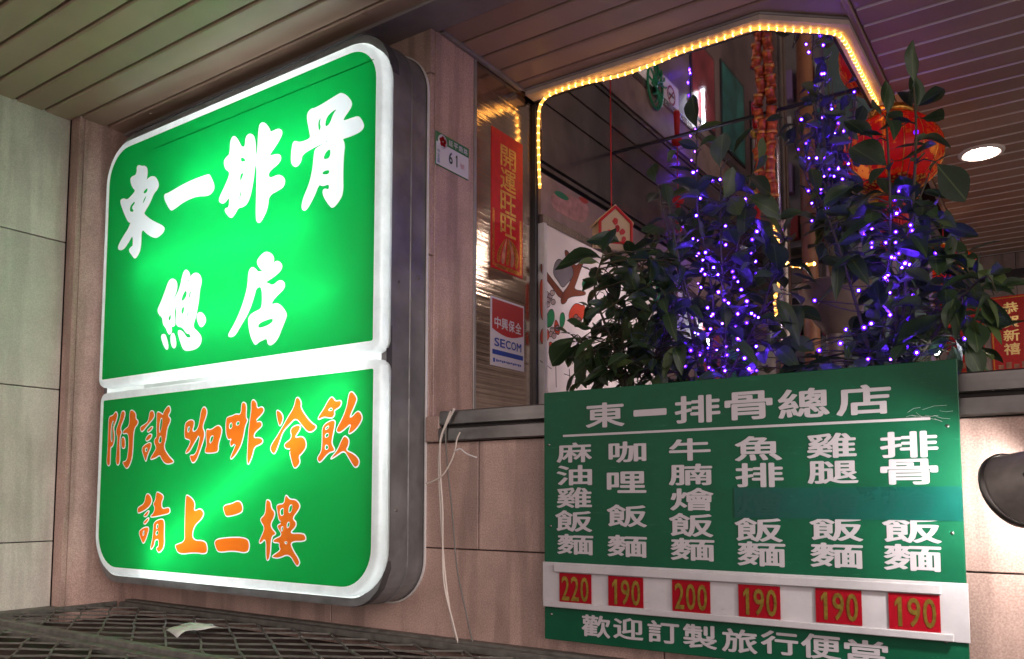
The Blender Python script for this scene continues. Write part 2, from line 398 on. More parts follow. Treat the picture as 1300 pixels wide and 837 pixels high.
loft('seam_rib', [ring3(offset2(R0, .0005), 2.30), ring3(offset2(R0, .004), 2.303), ring3(offset2(R0, .004), 2.309), ring3(offset2(R0, .0005), 2.312)], M['box'], sg)
# green fields
UPG = (-3.835, -2.057, .553, 1.672); LOG = (-3.813, -2.052, -.326, .460)
def tray(g, rad, low):
    F = rrect(*g, rad); rim = offset2(F, .022)
    rr = offset2(F, .028)
    t = loft('acrylic_tray', [ring3(offset2(F, .034), SB+.0005), ring3(offset2(F, .033), SF+.012), ring3(rr, SF+.003), ring3(rim, SF), ring3(offset2(F, -.002), SF)], M['traydirty'], sg, False, False, True)
    me = fill2d([offset2(F, -.002)])
    for v in me.vertices: v.co = (v.co.x, SF, v.co.y)
    obj('diffuser', me, M['tray'], t)
    return F
FU = tray(UPG, (.012, .012, .14, .16), False)
FL = tray(LOG, (.16, .15, .012, .012), True)
# brush characters: outlines read off the photograph, each set with (origin x, origin y, pixels per unit)
CH = {}
def C(field, key, o, outer, holes=()):
    CH.setdefault((field, key), []).append((o, outer, holes))
A = (140, 190, 5.58)
C('u', 'east', A, [(200,112),(222,122),(245,118),(262,140),(258,200),(245,228),(285,192),(320,195),(342,245),(335,275),(305,310),(280,375),(240,440),(235,460),(290,505),(383,548),(378,580),(345,612),(318,625),(265,600),(218,550),(215,700),(190,755),(172,770),(155,748),(130,712),(150,690),(162,682),(160,595),(125,660),(90,708),(58,708),(55,685),(90,620),(130,560),(148,508),(130,515),(105,465),(75,385),(72,358),(95,350),(120,360),(150,330),(182,290),(155,262),(142,215),(150,195),(180,185),(190,150),(188,125)],
  [[(265,265),(230,300),(240,315),(262,300)], [(258,318),(236,350),(226,388),(243,365)], [(172,362),(138,400),(136,440),(160,444),(166,430),(150,412),(174,382)]])
C('u', 'one', A, [(385,318),(410,312),(540,235),(690,178),(705,185),(735,255),(730,290),(695,325),(610,325),(520,365),(445,425),(425,428),(390,365),(382,335)])
A = (270, 110, 4.65)
C('u', 'row', A, [(105,315),(125,290),(150,320),(168,362),(192,358),(195,300),(215,280),(240,290),(250,330),(252,410),(265,410),(272,240),(285,215),(310,218),(335,255),(338,275),(385,250),(408,262),(405,290),(370,350),(330,405),(340,412),(385,400),(402,415),(395,445),(330,500),(325,530),(340,545),(390,520),(425,545),(420,585),(395,605),(328,640),(322,720),(285,795),(268,803),(255,780),(260,590),(262,455),(248,455),(235,580),(210,680),(180,708),(150,712),(130,750),(108,778),(75,740),(72,722),(98,718),(100,640),(68,690),(38,680),(40,655),(72,590),(98,530),(100,500),(75,485),(65,440),(85,415),(102,400)],
  [[(165,413),(190,425),(195,442),(165,447)], [(160,515),(186,505),(160,572)], [(172,615),(160,665),(152,690),(160,622)]])
C('u', 'bone', A, [(555,170),(575,135),(610,130),(740,48),(760,40),(795,60),(822,100),(810,130),(770,185),(765,210),(840,182),(865,180),(890,225),(885,250),(850,275),(790,298),(760,305),(778,345),(770,400),(765,520),(768,630),(740,680),(708,715),(690,700),(660,655),(650,625),(655,605),(688,614),(690,568),(650,585),(625,572),(600,640),(560,715),(540,732),(525,715),(535,660),(570,580),(590,500),(600,400),(605,370),(640,350),(690,313),(640,335),(580,365),(525,400),(520,440),(500,468),(480,470),(462,445),(468,360),(478,322),(510,335),(560,318),(580,300),(572,260)],
  [[(640,175),(618,210),(625,270),(640,240),(632,220)], [(668,182),(660,242),(690,225),(712,160),(735,130),(708,142)], [(697,362),(665,385),(648,432),(692,425)], [(690,488),(648,500),(645,521),(686,519)]])
A = (190, 310, 5.579)
C('u', 'chief', A, [(135,262),(160,245),(190,265),(192,320),(165,390),(130,440),(150,430),(190,365),(215,310),(235,210),(255,180),(280,205),(282,240),(262,280),(300,215),(335,205),(360,230),(365,270),(350,330),(345,400),(325,510),(300,590),(340,625),(365,660),(360,705),(330,740),(260,755),(235,740),(215,680),(200,630),(205,610),(235,625),(262,670),(295,665),(285,630),(260,630),(232,585),(195,580),(188,550),(190,470),(195,400),(178,450),(172,490),(180,570),(165,582),(150,580),(155,620),(140,640),(125,620),(118,595),(95,565),(92,520),(65,495),(55,465),(75,425),(105,350)],
  [[(255,320),(228,370),(222,410),(250,390),(265,350)], [(294,328),(280,340),(274,388),(284,380)], [(225,450),(222,500),(240,490),(246,440)], [(272,458),(260,520),(276,500)], [(150,493),(130,520),(135,548),(150,530)]])
C('u', 'chief', A, [(78,650),(100,638),(115,655),(132,730),(120,748),(100,720)])
C('u', 'chief', A, [(148,645),(170,628),(185,690),(182,730),(165,735),(150,700)])
C('u', 'chief', A, [(332,510),(348,485),(375,492),(398,535),(385,570),(362,588),(345,560)])
C('u', 'shop', A, [(760,115),(805,65),(835,58),(870,80),(878,115),(865,150),(900,118),(935,145),(930,180),(890,220),(815,268),(808,275),(840,282),(870,300),(920,255),(955,275),(950,315),(900,360),(860,410),(862,435),(910,418),(970,490),(960,530),(935,590),(905,670),(865,712),(838,710),(832,662),(800,675),(770,690),(750,712),(735,695),(712,640),(700,560),(700,520),(730,490),(788,465),(800,420),(795,290),(750,310),(740,360),(700,480),(640,580),(600,650),(560,655),(560,635),(600,570),(650,460),(695,310),(700,200),(720,165),(745,175),(770,208),(830,175),(795,185),(768,150)],
  [[(765,570),(800,545),(878,520),(865,565),(770,602)]])
A = (120, 480, 6.44)
C('l', 'attach', A, [(118,312),(150,308),(172,270),(190,292),(185,330),(165,385),(155,410),(166,470),(160,530),(145,565),(132,565),(130,640),(128,715),(108,720),(97,690),(105,600),(110,480),(112,380)], [[(152,345),(136,400),(134,520),(147,520),(148,450),(143,410),(158,370)]])
C('l', 'attach', A, [(207,340),(218,275),(240,265),(253,290),(240,340),(210,410),(225,445),(207,480),(208,600),(208,690),(190,720),(172,690),(180,600),(187,490),(180,460),(174,430)])
C('l', 'attach', A, [(285,268),(310,260),(340,290),(338,335),(355,345),(357,375),(320,420),(315,600),(300,690),(265,752),(235,710),(228,685),(255,680),(268,650),(280,540),(275,450),(232,460),(230,440),(245,420),(285,390)])
C('l', 'attach', A, [(222,480),(245,485),(252,520),(250,575),(225,578),(218,540)])
C('l', 'install', A, [(450,270),(480,265),(492,300),(485,330),(440,380),(390,445),(375,430),(372,400),(415,375),(440,350)])
C('l', 'install', A, [(424,430),(470,390),(480,408),(440,450)])
C('l', 'install', A, [(412,500),(445,455),(472,460),(464,492),(428,522)])
C('l', 'install', A, [(380,570),(440,525),(465,530),(462,570),(435,630),(420,695),(400,640)], [[(415,580),(430,570),(432,590),(418,605)]])
C('l', 'install', A, [(508,270),(545,285),(560,300),(562,280),(595,230),(615,228),(625,270),(600,310),(622,330),(620,360),(595,410),(585,500),(565,570),(610,640),(650,680),(640,698),(580,708),(545,660),(535,630),(500,655),(460,670),(455,655),(490,600),(505,570),(485,530),(490,500),(510,480),(505,420),(508,340)], [[(555,330),(550,400),(530,460),(533,380),(543,330)], [(540,465),(522,520),(538,535),(552,510)]])
A = (225, 480, 6.44)
C('l', 'coffee', A, [(60,395),(70,360),(110,338),(138,350),(140,380),(125,430),(140,440),(170,410),(185,330),(195,260),(220,228),(245,262),(240,310),(205,400),(226,440),(220,500),(185,600),(155,680),(122,700),(102,650),(105,630),(140,630),(165,580),(185,480),(182,460),(160,500),(130,550),(100,605),(68,622),(68,600),(95,555),(110,510),(75,500),(58,490)], [[(85,410),(100,395),(105,420),(88,450)]])
C('l', 'coffee', A, [(234,440),(242,415),(275,425),(330,382),(360,400),(368,440),(335,545),(338,590),(320,612),(230,618),(225,590),(240,550),(234,490)], [[(272,480),(298,470),(290,510),(265,540)]])
C('l', 'bean', A, [(398,340),(410,318),(450,308),(480,292),(520,300),(525,205),(545,195),(568,215),(562,330),(580,338),(555,400),(545,470),(520,560),(470,640),(440,668),(432,650),(455,600),(490,510),(450,560),(435,560),(428,520),(460,480),(425,510),(405,490),(395,430)], [[(445,360),(425,385),(430,420),(450,400)], [(490,355),(480,385),(505,385),(510,360)]])
C('l', 'bean', A, [(605,260),(602,200),(620,170),(650,200),(652,250),(695,230),(712,260),(700,290),(640,350),(645,360),(680,352),(695,375),(690,400),(635,445),(625,490),(670,485),(698,500),(700,525),(680,545),(630,565),(615,640),(582,715),(568,690),(575,560),(580,450),(590,360)])
A = (335, 480, 6.436)
C('l', 'cold', A, [(98,262),(125,265),(155,300),(158,345),(130,405),(110,350)])
C('l', 'cold', A, [(260,160),(285,158),(308,200),(300,245),(380,360),(440,395),(400,440),(360,445),(320,400),(262,325),(210,380),(155,440),(130,520),(95,615),(75,622),(52,590),(55,550),(110,470),(150,400),(200,310),(245,240)])
C('l', 'cold', A, [(212,420),(255,385),(300,385),(298,420),(250,490),(300,475),(335,490),(352,560),(310,620),(285,640),(300,690),(265,738),(240,735),(215,640),(208,605),(230,580),(180,580),(165,555),(170,535),(230,490)])
C('l', 'drink', A, [(550,150),(572,165),(585,190),(630,180),(635,210),(620,240),(585,260),(575,270),(580,300),(560,330),(520,325),(490,320),(440,345),(445,315),(490,250),(520,190)], [[(548,243),(525,265),(552,268),(562,255)]])
C('l', 'drink', A, [(475,390),(550,342),(585,348),(580,400),(560,490),(555,540),(580,580),(574,602),(530,610),(460,695),(440,680),(435,650),(470,600),(475,500)], [[(505,405),(530,390),(530,405),(505,425)], [(502,460),(528,450),(528,475),(502,490)], [(505,545),(525,555),(525,580),(500,585)]])
C('l', 'drink', A, [(690,150),(700,115),(725,110),(762,160),(755,200),(700,320),(720,315),(760,270),(785,275),(808,320),(790,370),(745,430),(695,462),(690,440),(715,370),(660,420),(620,450),(592,440),(595,410),(640,330),(675,240)])
C('l', 'drink', A, [(655,470),(680,482),(698,510),(690,560),(670,590),(740,620),(782,670),(775,715),(750,735),(730,720),(690,650),(655,592),(590,640),(545,666),(548,650),(600,588),(630,515)])
A = (160, 610, 6.438)
C('l', 'please', A, [(160,115),(185,105),(208,140),(213,180),(180,230),(100,275),(92,250),(95,220),(150,190)])
C('l', 'please', A, [(136,292),(180,243),(192,255),(165,302)])
C('l', 'please', A, [(138,345),(180,302),(190,312),(172,345),(150,362)])
C('l', 'please', A, [(100,420),(140,385),(180,378),(188,400),(165,480),(140,525),(120,480)], [[(140,420),(150,410),(148,440),(138,455)]])
C('l', 'please', A, [(245,100),(260,92),(305,120),(305,150),(290,180),(295,235),(345,218),(360,235),(358,270),(300,285),(204,305),(198,290),(225,265),(235,220),(218,195),(240,160)])
C('l', 'please', A, [(225,340),(290,310),(315,330),(312,430),(315,545),(270,598),(250,570),(248,548),(265,540),(265,480),(235,490),(232,530),(205,570),(198,550),(215,480),(222,400)], [[(250,365),(262,355),(262,385),(248,400)], [(245,420),(262,410),(262,440),(245,450)]])
C('l', 'up', A, [(485,130),(500,115),(545,150),(565,190),(555,255),(605,225),(638,260),(625,310),(550,380),(540,490),(650,490),(668,560),(655,605),(560,590),(430,608),(400,540),(405,525),(480,500),(478,420)])
A = (260, 610, 6.436)
C('l', 'two', A, [(143,205),(220,190),(265,165),(300,180),(312,230),(300,270),(185,300),(165,285)])
C('l', 'two', A, [(72,485),(180,465),(345,465),(370,530),(350,600),(230,575),(115,592),(90,560)])
C('l', 'floor', A, [(498,165),(515,155),(540,175),(545,230),(572,255),(570,300),(540,350),(545,390),(582,430),(575,445),(545,460),(535,620),(515,662),(498,640),(500,470),(455,520),(440,505),(460,460),(490,390),(455,335),(455,310),(495,275)])
C('l', 'floor', A, [(655,125),(670,120),(695,155),(745,155),(780,200),(770,240),(715,310),(748,340),(745,380),(690,435),(800,430),(825,455),(825,500),(700,500),(715,560),(780,660),(765,700),(745,700),(690,600),(600,640),(550,630),(550,615),(620,570),(605,540),(610,510),(555,510),(560,480),(635,450),(592,385),(595,362),(640,345),(605,330),(595,280),(584,210),(600,195),(648,190)], [[(615,240),(645,225),(640,250),(645,280),(620,290)], [(690,210),(715,195),(710,250),(685,270)], [(625,385),(640,375),(635,410),(625,415)], [(675,345),(695,340),(688,380),(670,390)], [(650,503),(675,503),(665,522)]])
def to_xz(o, r):
    out = []
    for x, y in r:
        p = aty(o[0]+x/o[2], o[1]+y/o[2], SF-.002); out.append((p.x, p.z))
    return chaikin(out, 2)
def flat(rings, y, name, mt, parent):
    me = fill2d(rings)
    for v in me.vertices: v.co = (v.co.x, y, v.co.y)
    return obj(name, me, mt, parent)
cut = {'u': [], 'l': []}
for (fld, key), comps in CH.items():
    rings = []; inner = []
    for o, outer, holes in comps:
        R = [offset2(to_xz(o, outer), .0035 if fld == 'u' else .0022)]+[offset2(to_xz(o, h), -.001) for h in holes]
        rings += R
        inner += [offset2(R[0], -.0046)]+[offset2(h, .003) for h in R[1:]]
    cut[fld] += rings
    grown = [r for r in rings]
    flat(grown, SF-.0012, 'character', M['letter'], sg)
    if fld == 'l':
        flat(inner, SF-.0024, 'character_face', M['orange'], sg)
flat([offset2(FU, -.004)]+cut['u'], SF-.0010, 'green_film', M['film'], sg)
flat([offset2(FL, -.004)]+cut['l'], SF-.0010, 'green_film', M['film'], sg)
# film joint near the top of the upper field, screws, tape patches
p0, p1 = aty(180, 176, SF), aty(476, 77, SF)
box('film_joint', (p0.x+.1, -2.075, SF-.0022, SF-.0014, 1.604, 1.6075), M['film'], sg)
for (x, y) in ((506, 358), (531, 353), (503, 648), (524, 120)):
    d = ray(x, y); p = d*(-2.037/d.x)
    lathe('screw', [(0, .003), (.005, .003), (.006, 0)], M['steel'], sg, Matrix.Translation((-2.037, p.y, p.z)) @ Matrix.Rotation(math.pi/2, 4, 'Y'), 8)
def tape_ring(a, b, grow, y0, y1):
    Rr = offset2(R0, grow); n = len(Rr); idx = [i % n for i in range(a, b+1)]
    bm = bmesh.new(); rows = []
    for i in idx:
        jy = random.uniform(-.004, .004)
        rows.append((bm.verts.new((Rr[i][0], y0+jy, Rr[i][1])), bm.verts.new((Rr[i][0], y1+jy, Rr[i][1]))))
    for (p, q), (r, s) in zip(rows, rows[1:]): bm.faces.new((p, q, s, r))
    obj('tape_strip', bm, M['tape'], sg)
tape_ring(22, 33, .0015, SB-.004, SB+.045)
tape_ring(11, 21, .0015, SB-.003, SB+.03)
box('tape_strip', (-2.0365, -2.0345, SB-.006, SB+.022, -.20, .62), M['tape'], sg)
# fluorescent tubes inside: level ones above, a slipped one lying aslant below
def lamp_tube(a, b):
    tube('fluorescent_tube', [a, b], .016, M['tubelight'], sg, 8)
for z, x0, x1 in ((1.38, -3.25, -2.28), (1.05, -3.58, -2.38), (.77, -3.35, -2.25)):
    lamp_tube((x0, 2.246, z), (x1, 2.246, z))
lamp_tube((-3.40, 2.218, -.285), (-2.17, 2.218, .425))


def worn(name, col, rough, spec, sc, amt, dark):
    """print or plastic with scuffs: stretched and blotchy grime"""
    m, N, L = mat(name); b = N['Principled BSDF']; b.inputs['Specular IOR Level'].default_value = spec
    tc = N.new('ShaderNodeTexCoord'); mp = N.new('ShaderNodeMapping'); mp.inputs['Scale'].default_value = sc; mp.inputs['Rotation'].default_value = (0, .35, 0)
    t = N.new('ShaderNodeTexNoise'); t.inputs['Scale'].default_value = 1; t.inputs['Detail'].default_value = 9; t.inputs['Roughness'].default_value = .75
    g = N.new('ShaderNodeTexNoise'); g.inputs['Scale'].default_value = 5; g.inputs['Detail'].default_value = 8; g.inputs['Roughness'].default_value = .7
    L.new(tc.outputs['Object'], mp.inputs[0]); L.new(mp.outputs[0], t.inputs[0]); L.new(tc.outputs['Object'], g.inputs[0])
    r = N.new('ShaderNodeValToRGB'); r.color_ramp.elements[0].position = .60; r.color_ramp.elements[1].position = .68; L.new(t.outputs[0], r.inputs[0])
    mu = N.new('ShaderNodeMath'); mu.operation = 'MULTIPLY'; mu.inputs[1].default_value = amt; L.new(r.outputs[0], mu.inputs[0])
    x = N.new('ShaderNodeMix'); x.data_type = 'RGBA'; x.inputs[6].default_value = (*col, 1); x.inputs[7].default_value = (*dark, 1); L.new(mu.outputs[0], x.inputs[0])
    mr = N.new('ShaderNodeMapRange'); mr.inputs[1].default_value = .3; mr.inputs[2].default_value = .7; mr.inputs[3].default_value = .78; mr.inputs[4].default_value = 1.1; L.new(g.outputs[0], mr.inputs[0])
    y = N.new('ShaderNodeMix'); y.data_type = 'RGBA'; y.blend_type = 'MULTIPLY'; y.inputs[0].default_value = 1; L.new(x.outputs[2], y.inputs[6]); L.new(mr.outputs[0], y.inputs[7])
    L.new(y.outputs[2], b.inputs['Base Color'])
    q = N.new('ShaderNodeMapRange'); q.inputs[3].default_value = rough-.1; q.inputs[4].default_value = rough+.2; L.new(g.outputs[0], q.inputs[0]); L.new(q.outputs[0], b.inputs['Roughness'])
    return m
M['green_print'] = worn('green_print_worn', (.002, .078, .035), .32, .3, (14, 14, 90), .25, (.05, .2, .12))
M['white_strip'] = worn('white_plastic_scuffed', (.48, .46, .48), .42, .4, (9, 9, 60), .55, (.25, .24, .25))
M['tape_green'] = worn('teal_tape_worn', (.0, .062, .048), .25, .4, (25, 25, 60), .3, (.02, .16, .12))
# ================================================================== MENU BOARD
MB = 2.330
mbd = empty('menu_board', (-.85, MB, -.46), 'green printed menu board with white characters leaning on the low wall', 'sign')
def mz(x, y, Y=MB): return aty(x, y, Y)
BX0, BX1, BZ0, BZ1 = -1.463, -.239, -.462, .346
box('panel', (BX0, BX1, MB, MB+.012, BZ0, BZ1), M['green_print'], mbd, .0015)
def mtext(t, x0, y0, x1, y1, mt=None, name='character', Y=MB, lift=.0012, off=.022, parent=None):
    xc, yc = (x0+x1)/2, (y0+y1)/2
    X0, X1 = aty(x0, yc, Y).x, aty(x1, yc, Y).x; Z0, Z1 = aty(xc, y1, Y).z, aty(xc, y0, Y).z
    return text_on(name, t, Vector((X0, Y, Z0)), Vector((X1-X0, 0, 0)), Vector((0, 0, Z1-Z0)), Vector((0, -lift, 0)), mt or M['white_print'], parent or mbd, off)
for t in [('東',743.7,511.2,793.2,542.8),('一',804.4,519.6,846.5,528.0),('排',856.6,501.9,914.6,537),('骨',920,497,981,533),('總',987.5,493.1,1053.3,530.6),('店',1061.3,488.6,1131.7,527.2),
 ('麻',706.8,562.1,751.9,587.3),('油',706.8,590.7,751.9,616.3),('雞',706.8,619,751.7,645.2),('飯',705,648,752.2,675.2),('麵',707.6,678.4,753.5,704.3),
 ('咖',772.8,560.6,820.7,587.3),('哩',770.6,598.7,820.7,626),('飯',770.4,640.7,821.7,669.3),('麵',771.2,679.6,821.7,707.4),
 ('牛',849.5,556.7,902.4,585.1),('腩',849,589,904.5,616.3),('燴',850.8,619.5,906.5,648.5),('飯',849.5,651.6,905.8,681.7),('麵',851.3,683.5,907.3,712),
 ('魚',932.6,553.5,992.9,585.2),('排',933.6,587.7,994.9,618.8),('飯',932.6,657,993.9,688),('麵',936.1,688,997.4,719.2),
 ('雞',1023.8,549.9,1087.4,581.7),('腿',1025,585.1,1090,614.3),('飯',1027.8,656.3,1096,686.9),('麵',1028.6,689.5,1096,721.1),
 ('排',1116.9,547.6,1191.1,581.2),('骨',1117.6,582.8,1191.1,615.3),('飯',1119.8,656.3,1195.5,689.5),('麵',1121.6,691.3,1195.5,725),
 ('歡',738.5,781.3,775,809.3),('迎',778.7,784.7,817,812),('訂',822.3,788.6,862.5,816.6),('製',867.1,793.2,910.4,823.6),('旅',916.4,799,961.7,829),('行',966,801.5,1013.5,831.3),('便',1016.9,805.4,1068,837),('當',1071.9,813,1127.6,845)]:
    mtext(*t)
a, b = mz(715, 553.5), mz(1181, 531.5)
box('rule_line', (a.x, b.x, MB-.0016, MB+.001, a.z-.004, a.z+.003), M['white_print'], mbd)
ta, tb = mz(932, 619.5), mz(932, 657.5)
tp = box('cover_tape', (ta.x, BX1, MB-.0019, MB+.001, tb.z, ta.z), M['tape_green'], mbd)
for x0, x1 in ((935, 994), (1030, 1093), (1119, 1190)): mtext('燴', x0, 622, x1, 655, M['ghost'], 'raised_trace', MB, .0022, .01, tp)
# price strip
z1, z0 = mz(960, 727).z, mz(960, 793).z
st = box('price_strip', (BX0-.003, BX1+.004, MB-.006, MB+.002, z0, z1), M['white_strip'], mbd, .001)
rail0 = mz(706, 715).x
box('rail', (rail0, mz(1195, 735).x, MB-.017, MB-.006, z1-.030, z1-.006), M['white_strip'], st, .002)
box('rail', (BX0+.004, BX1-.03, MB-.017, MB-.006, z0+.001, z0+.020), M['white_strip'], st, .002)
for x, y in ((697, 565), (699, 668), (1203, 541), (1209, 677), (1201, 815), (700, 780)):
    p = mz(x, y); lathe('screw', [(0, .0025), (.0035, .0022), (.0048, 0)], M['steel'], mbd, Matrix.Translation((p.x, MB, p.z)) @ Matrix.Rotation(math.pi/2, 4, 'X'), 10)
CARDS = [('220', 710.2, 728.4, 750.4, 767.3, 'leftmost'), ('190', 772.2, 732.3, 816.3, 772.2, ''), ('200', 853.4, 737.2, 901.4, 778.7, ''), ('190', 937.6, 743.3, 990.4, 786, ''), ('190', 1035.6, 748.3, 1093.9, 792.4, ''), ('190', 1128.4, 754.3, 1193.7, 801, '')]
CL = ['red price card with gold digits 220', 'red price card 190 between the 220 and 200 cards', 'red price card 200, the third from the left', 'red price card 190 just right of the 200 card', 'red price card 190, second from the right end of the strip', 'red price card 190 at the right end of the strip']
for (t, x0, y0, x1, y1, _), lb in zip(CARDS, CL):
    xc, yc = (x0+x1)/2, (y0+y1)/2; Yc = MB-.010
    X0, X1 = aty(x0, yc, Yc).x, aty(x1, yc, Yc).x; Z0, Z1 = aty(xc, y1, Yc).z, aty(xc, y0, Yc).z
    e = empty('price_card', ((X0+X1)/2, Yc, Z0), lb, 'price card', 'red price cards in the menu board strip')
    tl = random.uniform(-.004, .004)
    box('card', (X0, X1, Yc, Yc+.0025, Z0, Z1), M['red_card'], e)
    wd = (X1-X0)
    for i, ch in enumerate(t):
        cw = wd*.25 if ch != '1' else wd*.20
        cx = X0+wd*(.2+.3*i)
        text_on('digit', ch, Vector((cx-cw/2, Yc, Z0+(Z1-Z0)*.10)), Vector((cw, 0, 0)), Vector((0, 0, (Z1-Z0)*.80)), Vector((0, -.0012, 0)), M['gold_dull'], e, .012)
# torn clear film at the top right of the board
bm = bmesh.new()
for k in range(13):
    p = mz(1145+random.random()*70, 520+random.gauss(6, 5)); q = p+Vector((random.uniform(.01, .06), -random.uniform(.0, .006), random.uniform(-.012, .014)))
    p.y = MB-.0015; q.y -= .0
    if q.x < BX1: add_tube(bm, [p, (p+q)/2+Vector((0, -.004, random.uniform(-.004, .004))), q], .00035, 4)
tag(obj('film_shred', bm, M['white_print'], mbd), None, None, None, 'stuff')

# ================================================================== PLATE, BANNER, STICKER on the pillar (they face +x)
def on_jamb(x, y, X): d = ray(x, y); return d*(X/d.x)
JX, SX = -2.0215, -2.0235
def jrect(tl, tr, bl, X):
    a, b, c = on_jamb(*tl, X), on_jamb(*tr, X), on_jamb(*bl, X)
    return a.y, b.y, c.z, (a.z+b.z)/2
def jpart(name, X, y0, y1, z0, z1, mt, parent, t=.002): return box(name, (X, X+t, y0, y1, z0, z1), mt, parent)
def jtext(name, t, X, y0, y1, z0, z1, mt, parent, off=.012):
    return text_on(name, t, Vector((X, y0, z0)), Vector((0, y1-y0, 0)), Vector((0, 0, z1-z0)), Vector((.0008, 0, 0)), mt, parent, off)
y0, y1, z0, z1 = jrect((553, 168), (594, 187), (552, 207), JX)
z1 = 1.430; z0 = 1.300
pw, ph = y1-y0, z1-z0
npl = empty('number_plate', (JX, (y0+y1)/2, z0), 'small white and green enamel house number plate reading 61', 'number plate')
GP = plain('plate_green', (.01, .16, .06), .35); WP = plain('plate_white', (.62, .62, .68), .35); DK = plain('plate_ink', (.01, .05, .03), .4)
box('rim', (JX, JX+.0035, y0-.003, y1+.003, z0-.003, z1+.003), GP, npl, .002)
box('plate_face', (JX+.002, JX+.0045, y0, y1, z0, z1), WP, npl, .001)
jpart('header', JX+.004, y0, y1, z1-ph*.30, z1, GP, npl, .001)
for i, ch in enumerate('延平南路'): jtext('character', ch, JX+.005, y0+pw*(.36+.155*i), y0+pw*(.49+.155*i), z1-ph*.25, z1-ph*.06, WP, npl)
for i, ch in enumerate('中正區'): jtext('character', ch, JX+.0045, y0+pw*.03, y0+pw*.10, z0+ph*(.36-.15*i), z0+ph*(.48-.15*i), plain('plate_blue', (.1, .2, .35), .4) if i == 0 else bpy.data.materials['plate_blue'], npl)
jtext('digit', '6', JX+.0045, y0+pw*.37, y0+pw*.49, z0+ph*.20, z0+ph*.58, DK, npl, .02)
jtext('digit', '1', JX+.0045, y0+pw*.57, y0+pw*.65, z0+ph*.20, z0+ph*.58, DK, npl, .02)
jtext('character', '號', JX+.0045, y0+pw*.72, y0+pw*.86, z0+ph*.22, z0+ph*.40, plain('plate_pink', (.6, .35, .38), .4), npl)
lathe('emblem_disc', [(0, .0012), (ph*.22, .0012), (ph*.22, 0)], WP, npl, Matrix.Translation((JX+.005, y0+pw*.18, z1-ph*.24)) @ Matrix.Rotation(math.pi/2, 4, 'Y'), 20)
for k in range(5):
    a = math.pi/2+k*2*math.pi/5; r = ph*.095
    lathe('petal', [(0, .0008), (ph*.075, .0008), (ph*.075, 0)], M['red_card'], npl, Matrix.Translation((JX+.0064, y0+pw*.18+r*math.cos(a), z1-ph*.24+r*math.sin(a))) @ Matrix.Rotation(math.pi/2, 4, 'Y'), 10)
# red couplet banner
y0, y1, z0, z1 = jrect((623.7, 159.7), (663, 184), (623.7, 339), SX)
bn = empty('couplet_banner', (SX, (y0+y1)/2, z0), 'upright red paper banner with four gold characters on the steel pillar', 'banner')
jpart('paper', SX, y0, y1, z0, z1, M['red'], bn, .002)
ww, hh = y1-y0, z1-z0
for i, ch in enumerate('開運旺旺'):
    jtext('character', ch, SX+.002, y0+ww*.27, y0+ww*.77, z1-hh*(.245+.165*i), z1-hh*(.09+.165*i), M['gold_paint'], bn, .014)
GB = plain('gold_border', (.75, .32, .06), .35, .8, .5, .5, 120)
for yy in (y0+ww*.03, y0+ww*.90): jpart('gold_border', SX+.002, yy, yy+ww*.06, z0+hh*.02, z0+hh*.42, GB, bn, .0006)
jpart('gold_border', SX+.002, y0+ww*.10, y0+ww*.89, z0+hh*.012, z0+hh*.04, GB, bn, .0006)
KO = plain('printed_fish', (.50, .22, .12), .4, 0, .5, .6, 25)
for k in range(5):
    a = SX+.0021; cy = y0+ww*(.22+.14*k); 
    me = fill2d([chaikin([(cy-ww*.07, z0+hh*.05), (cy+ww*.05, z0+hh*.05), (cy+ww*.09, z0+hh*(.16+.03*(k % 3))), (y0+ww*.5, z0+hh*.27), (cy-ww*.02, z0+hh*.15)])])
    for v in me.vertices: v.co = (a+.0003*k, v.co.x, v.co.y)
    obj('printed_wave', me, KO if k % 2 else GB, bn)
# security sticker
y0, y1, z0, z1 = jrect((622.6, 375.4), (665, 389.3), (619.7, 462.4), SX)
sk = empty('security_sticker', (SX, (y0+y1)/2, z0), 'white, red and blue security company sticker below the red banner', 'sticker')
ww, hh = y1-y0, z1-z0
SWH = plain('sticker_white', (.60, .56, .62), .35); SRD = plain('sticker_red', (.40, .015, .02), .3); SBL = plain('sticker_blue', (.012, .045, .30), .3)
jpart('backing', SX, y0, y1, z0, z1, SWH, sk, .0015)
me = fill2d([[(y0+ww*.04, z1-hh*.03), (y0+ww*.97, z1-hh*.03), (y0+ww*.97, z0+hh*.535)]+[(y0+ww*(.97-.93*k/12), z0+hh*(.535-.075*math.sin(math.pi*k/12))) for k in range(1, 12)]+[(y0+ww*.04, z0+hh*.535)]])
for v in me.vertices: v.co = (SX+.002, v.co.x, v.co.y)
obj('red_field', me, SRD, sk)
for i, ch in enumerate('中興保全'): jtext('character', ch, SX+.0022, y0+ww*(.10+.205*i), y0+ww*(.285+.205*i), z0+hh*.55, z0+hh*.72, SWH, sk, .02)
for i, ch in enumerate('SECOM'): jtext('letter', ch, SX+.0018, y0+ww*(.10+.165*i), y0+ww*(.245+.165*i), z0+hh*.285, z0+hh*.41, SBL, sk, .02)
jpart('blue_bar', SX+.0012, y0+ww*.05, y0+ww*.96, z0+hh*.165, z0+hh*.235, SBL, sk, .0008)
for i in range(14): jpart('fine_print', SX+.0012, y0+ww*(.16+.054*i), y0+ww*(.20+.054*i), z0+hh*(.062+.006*(i % 3)), z0+hh*(.098-.004*(i % 2)), SBL, sk, .0006)
jpart('fine_print', SX+.0012, y0+ww*.07, y0+ww*.125, z0+hh*.05, z0+hh*.11, SBL, sk, .0006)

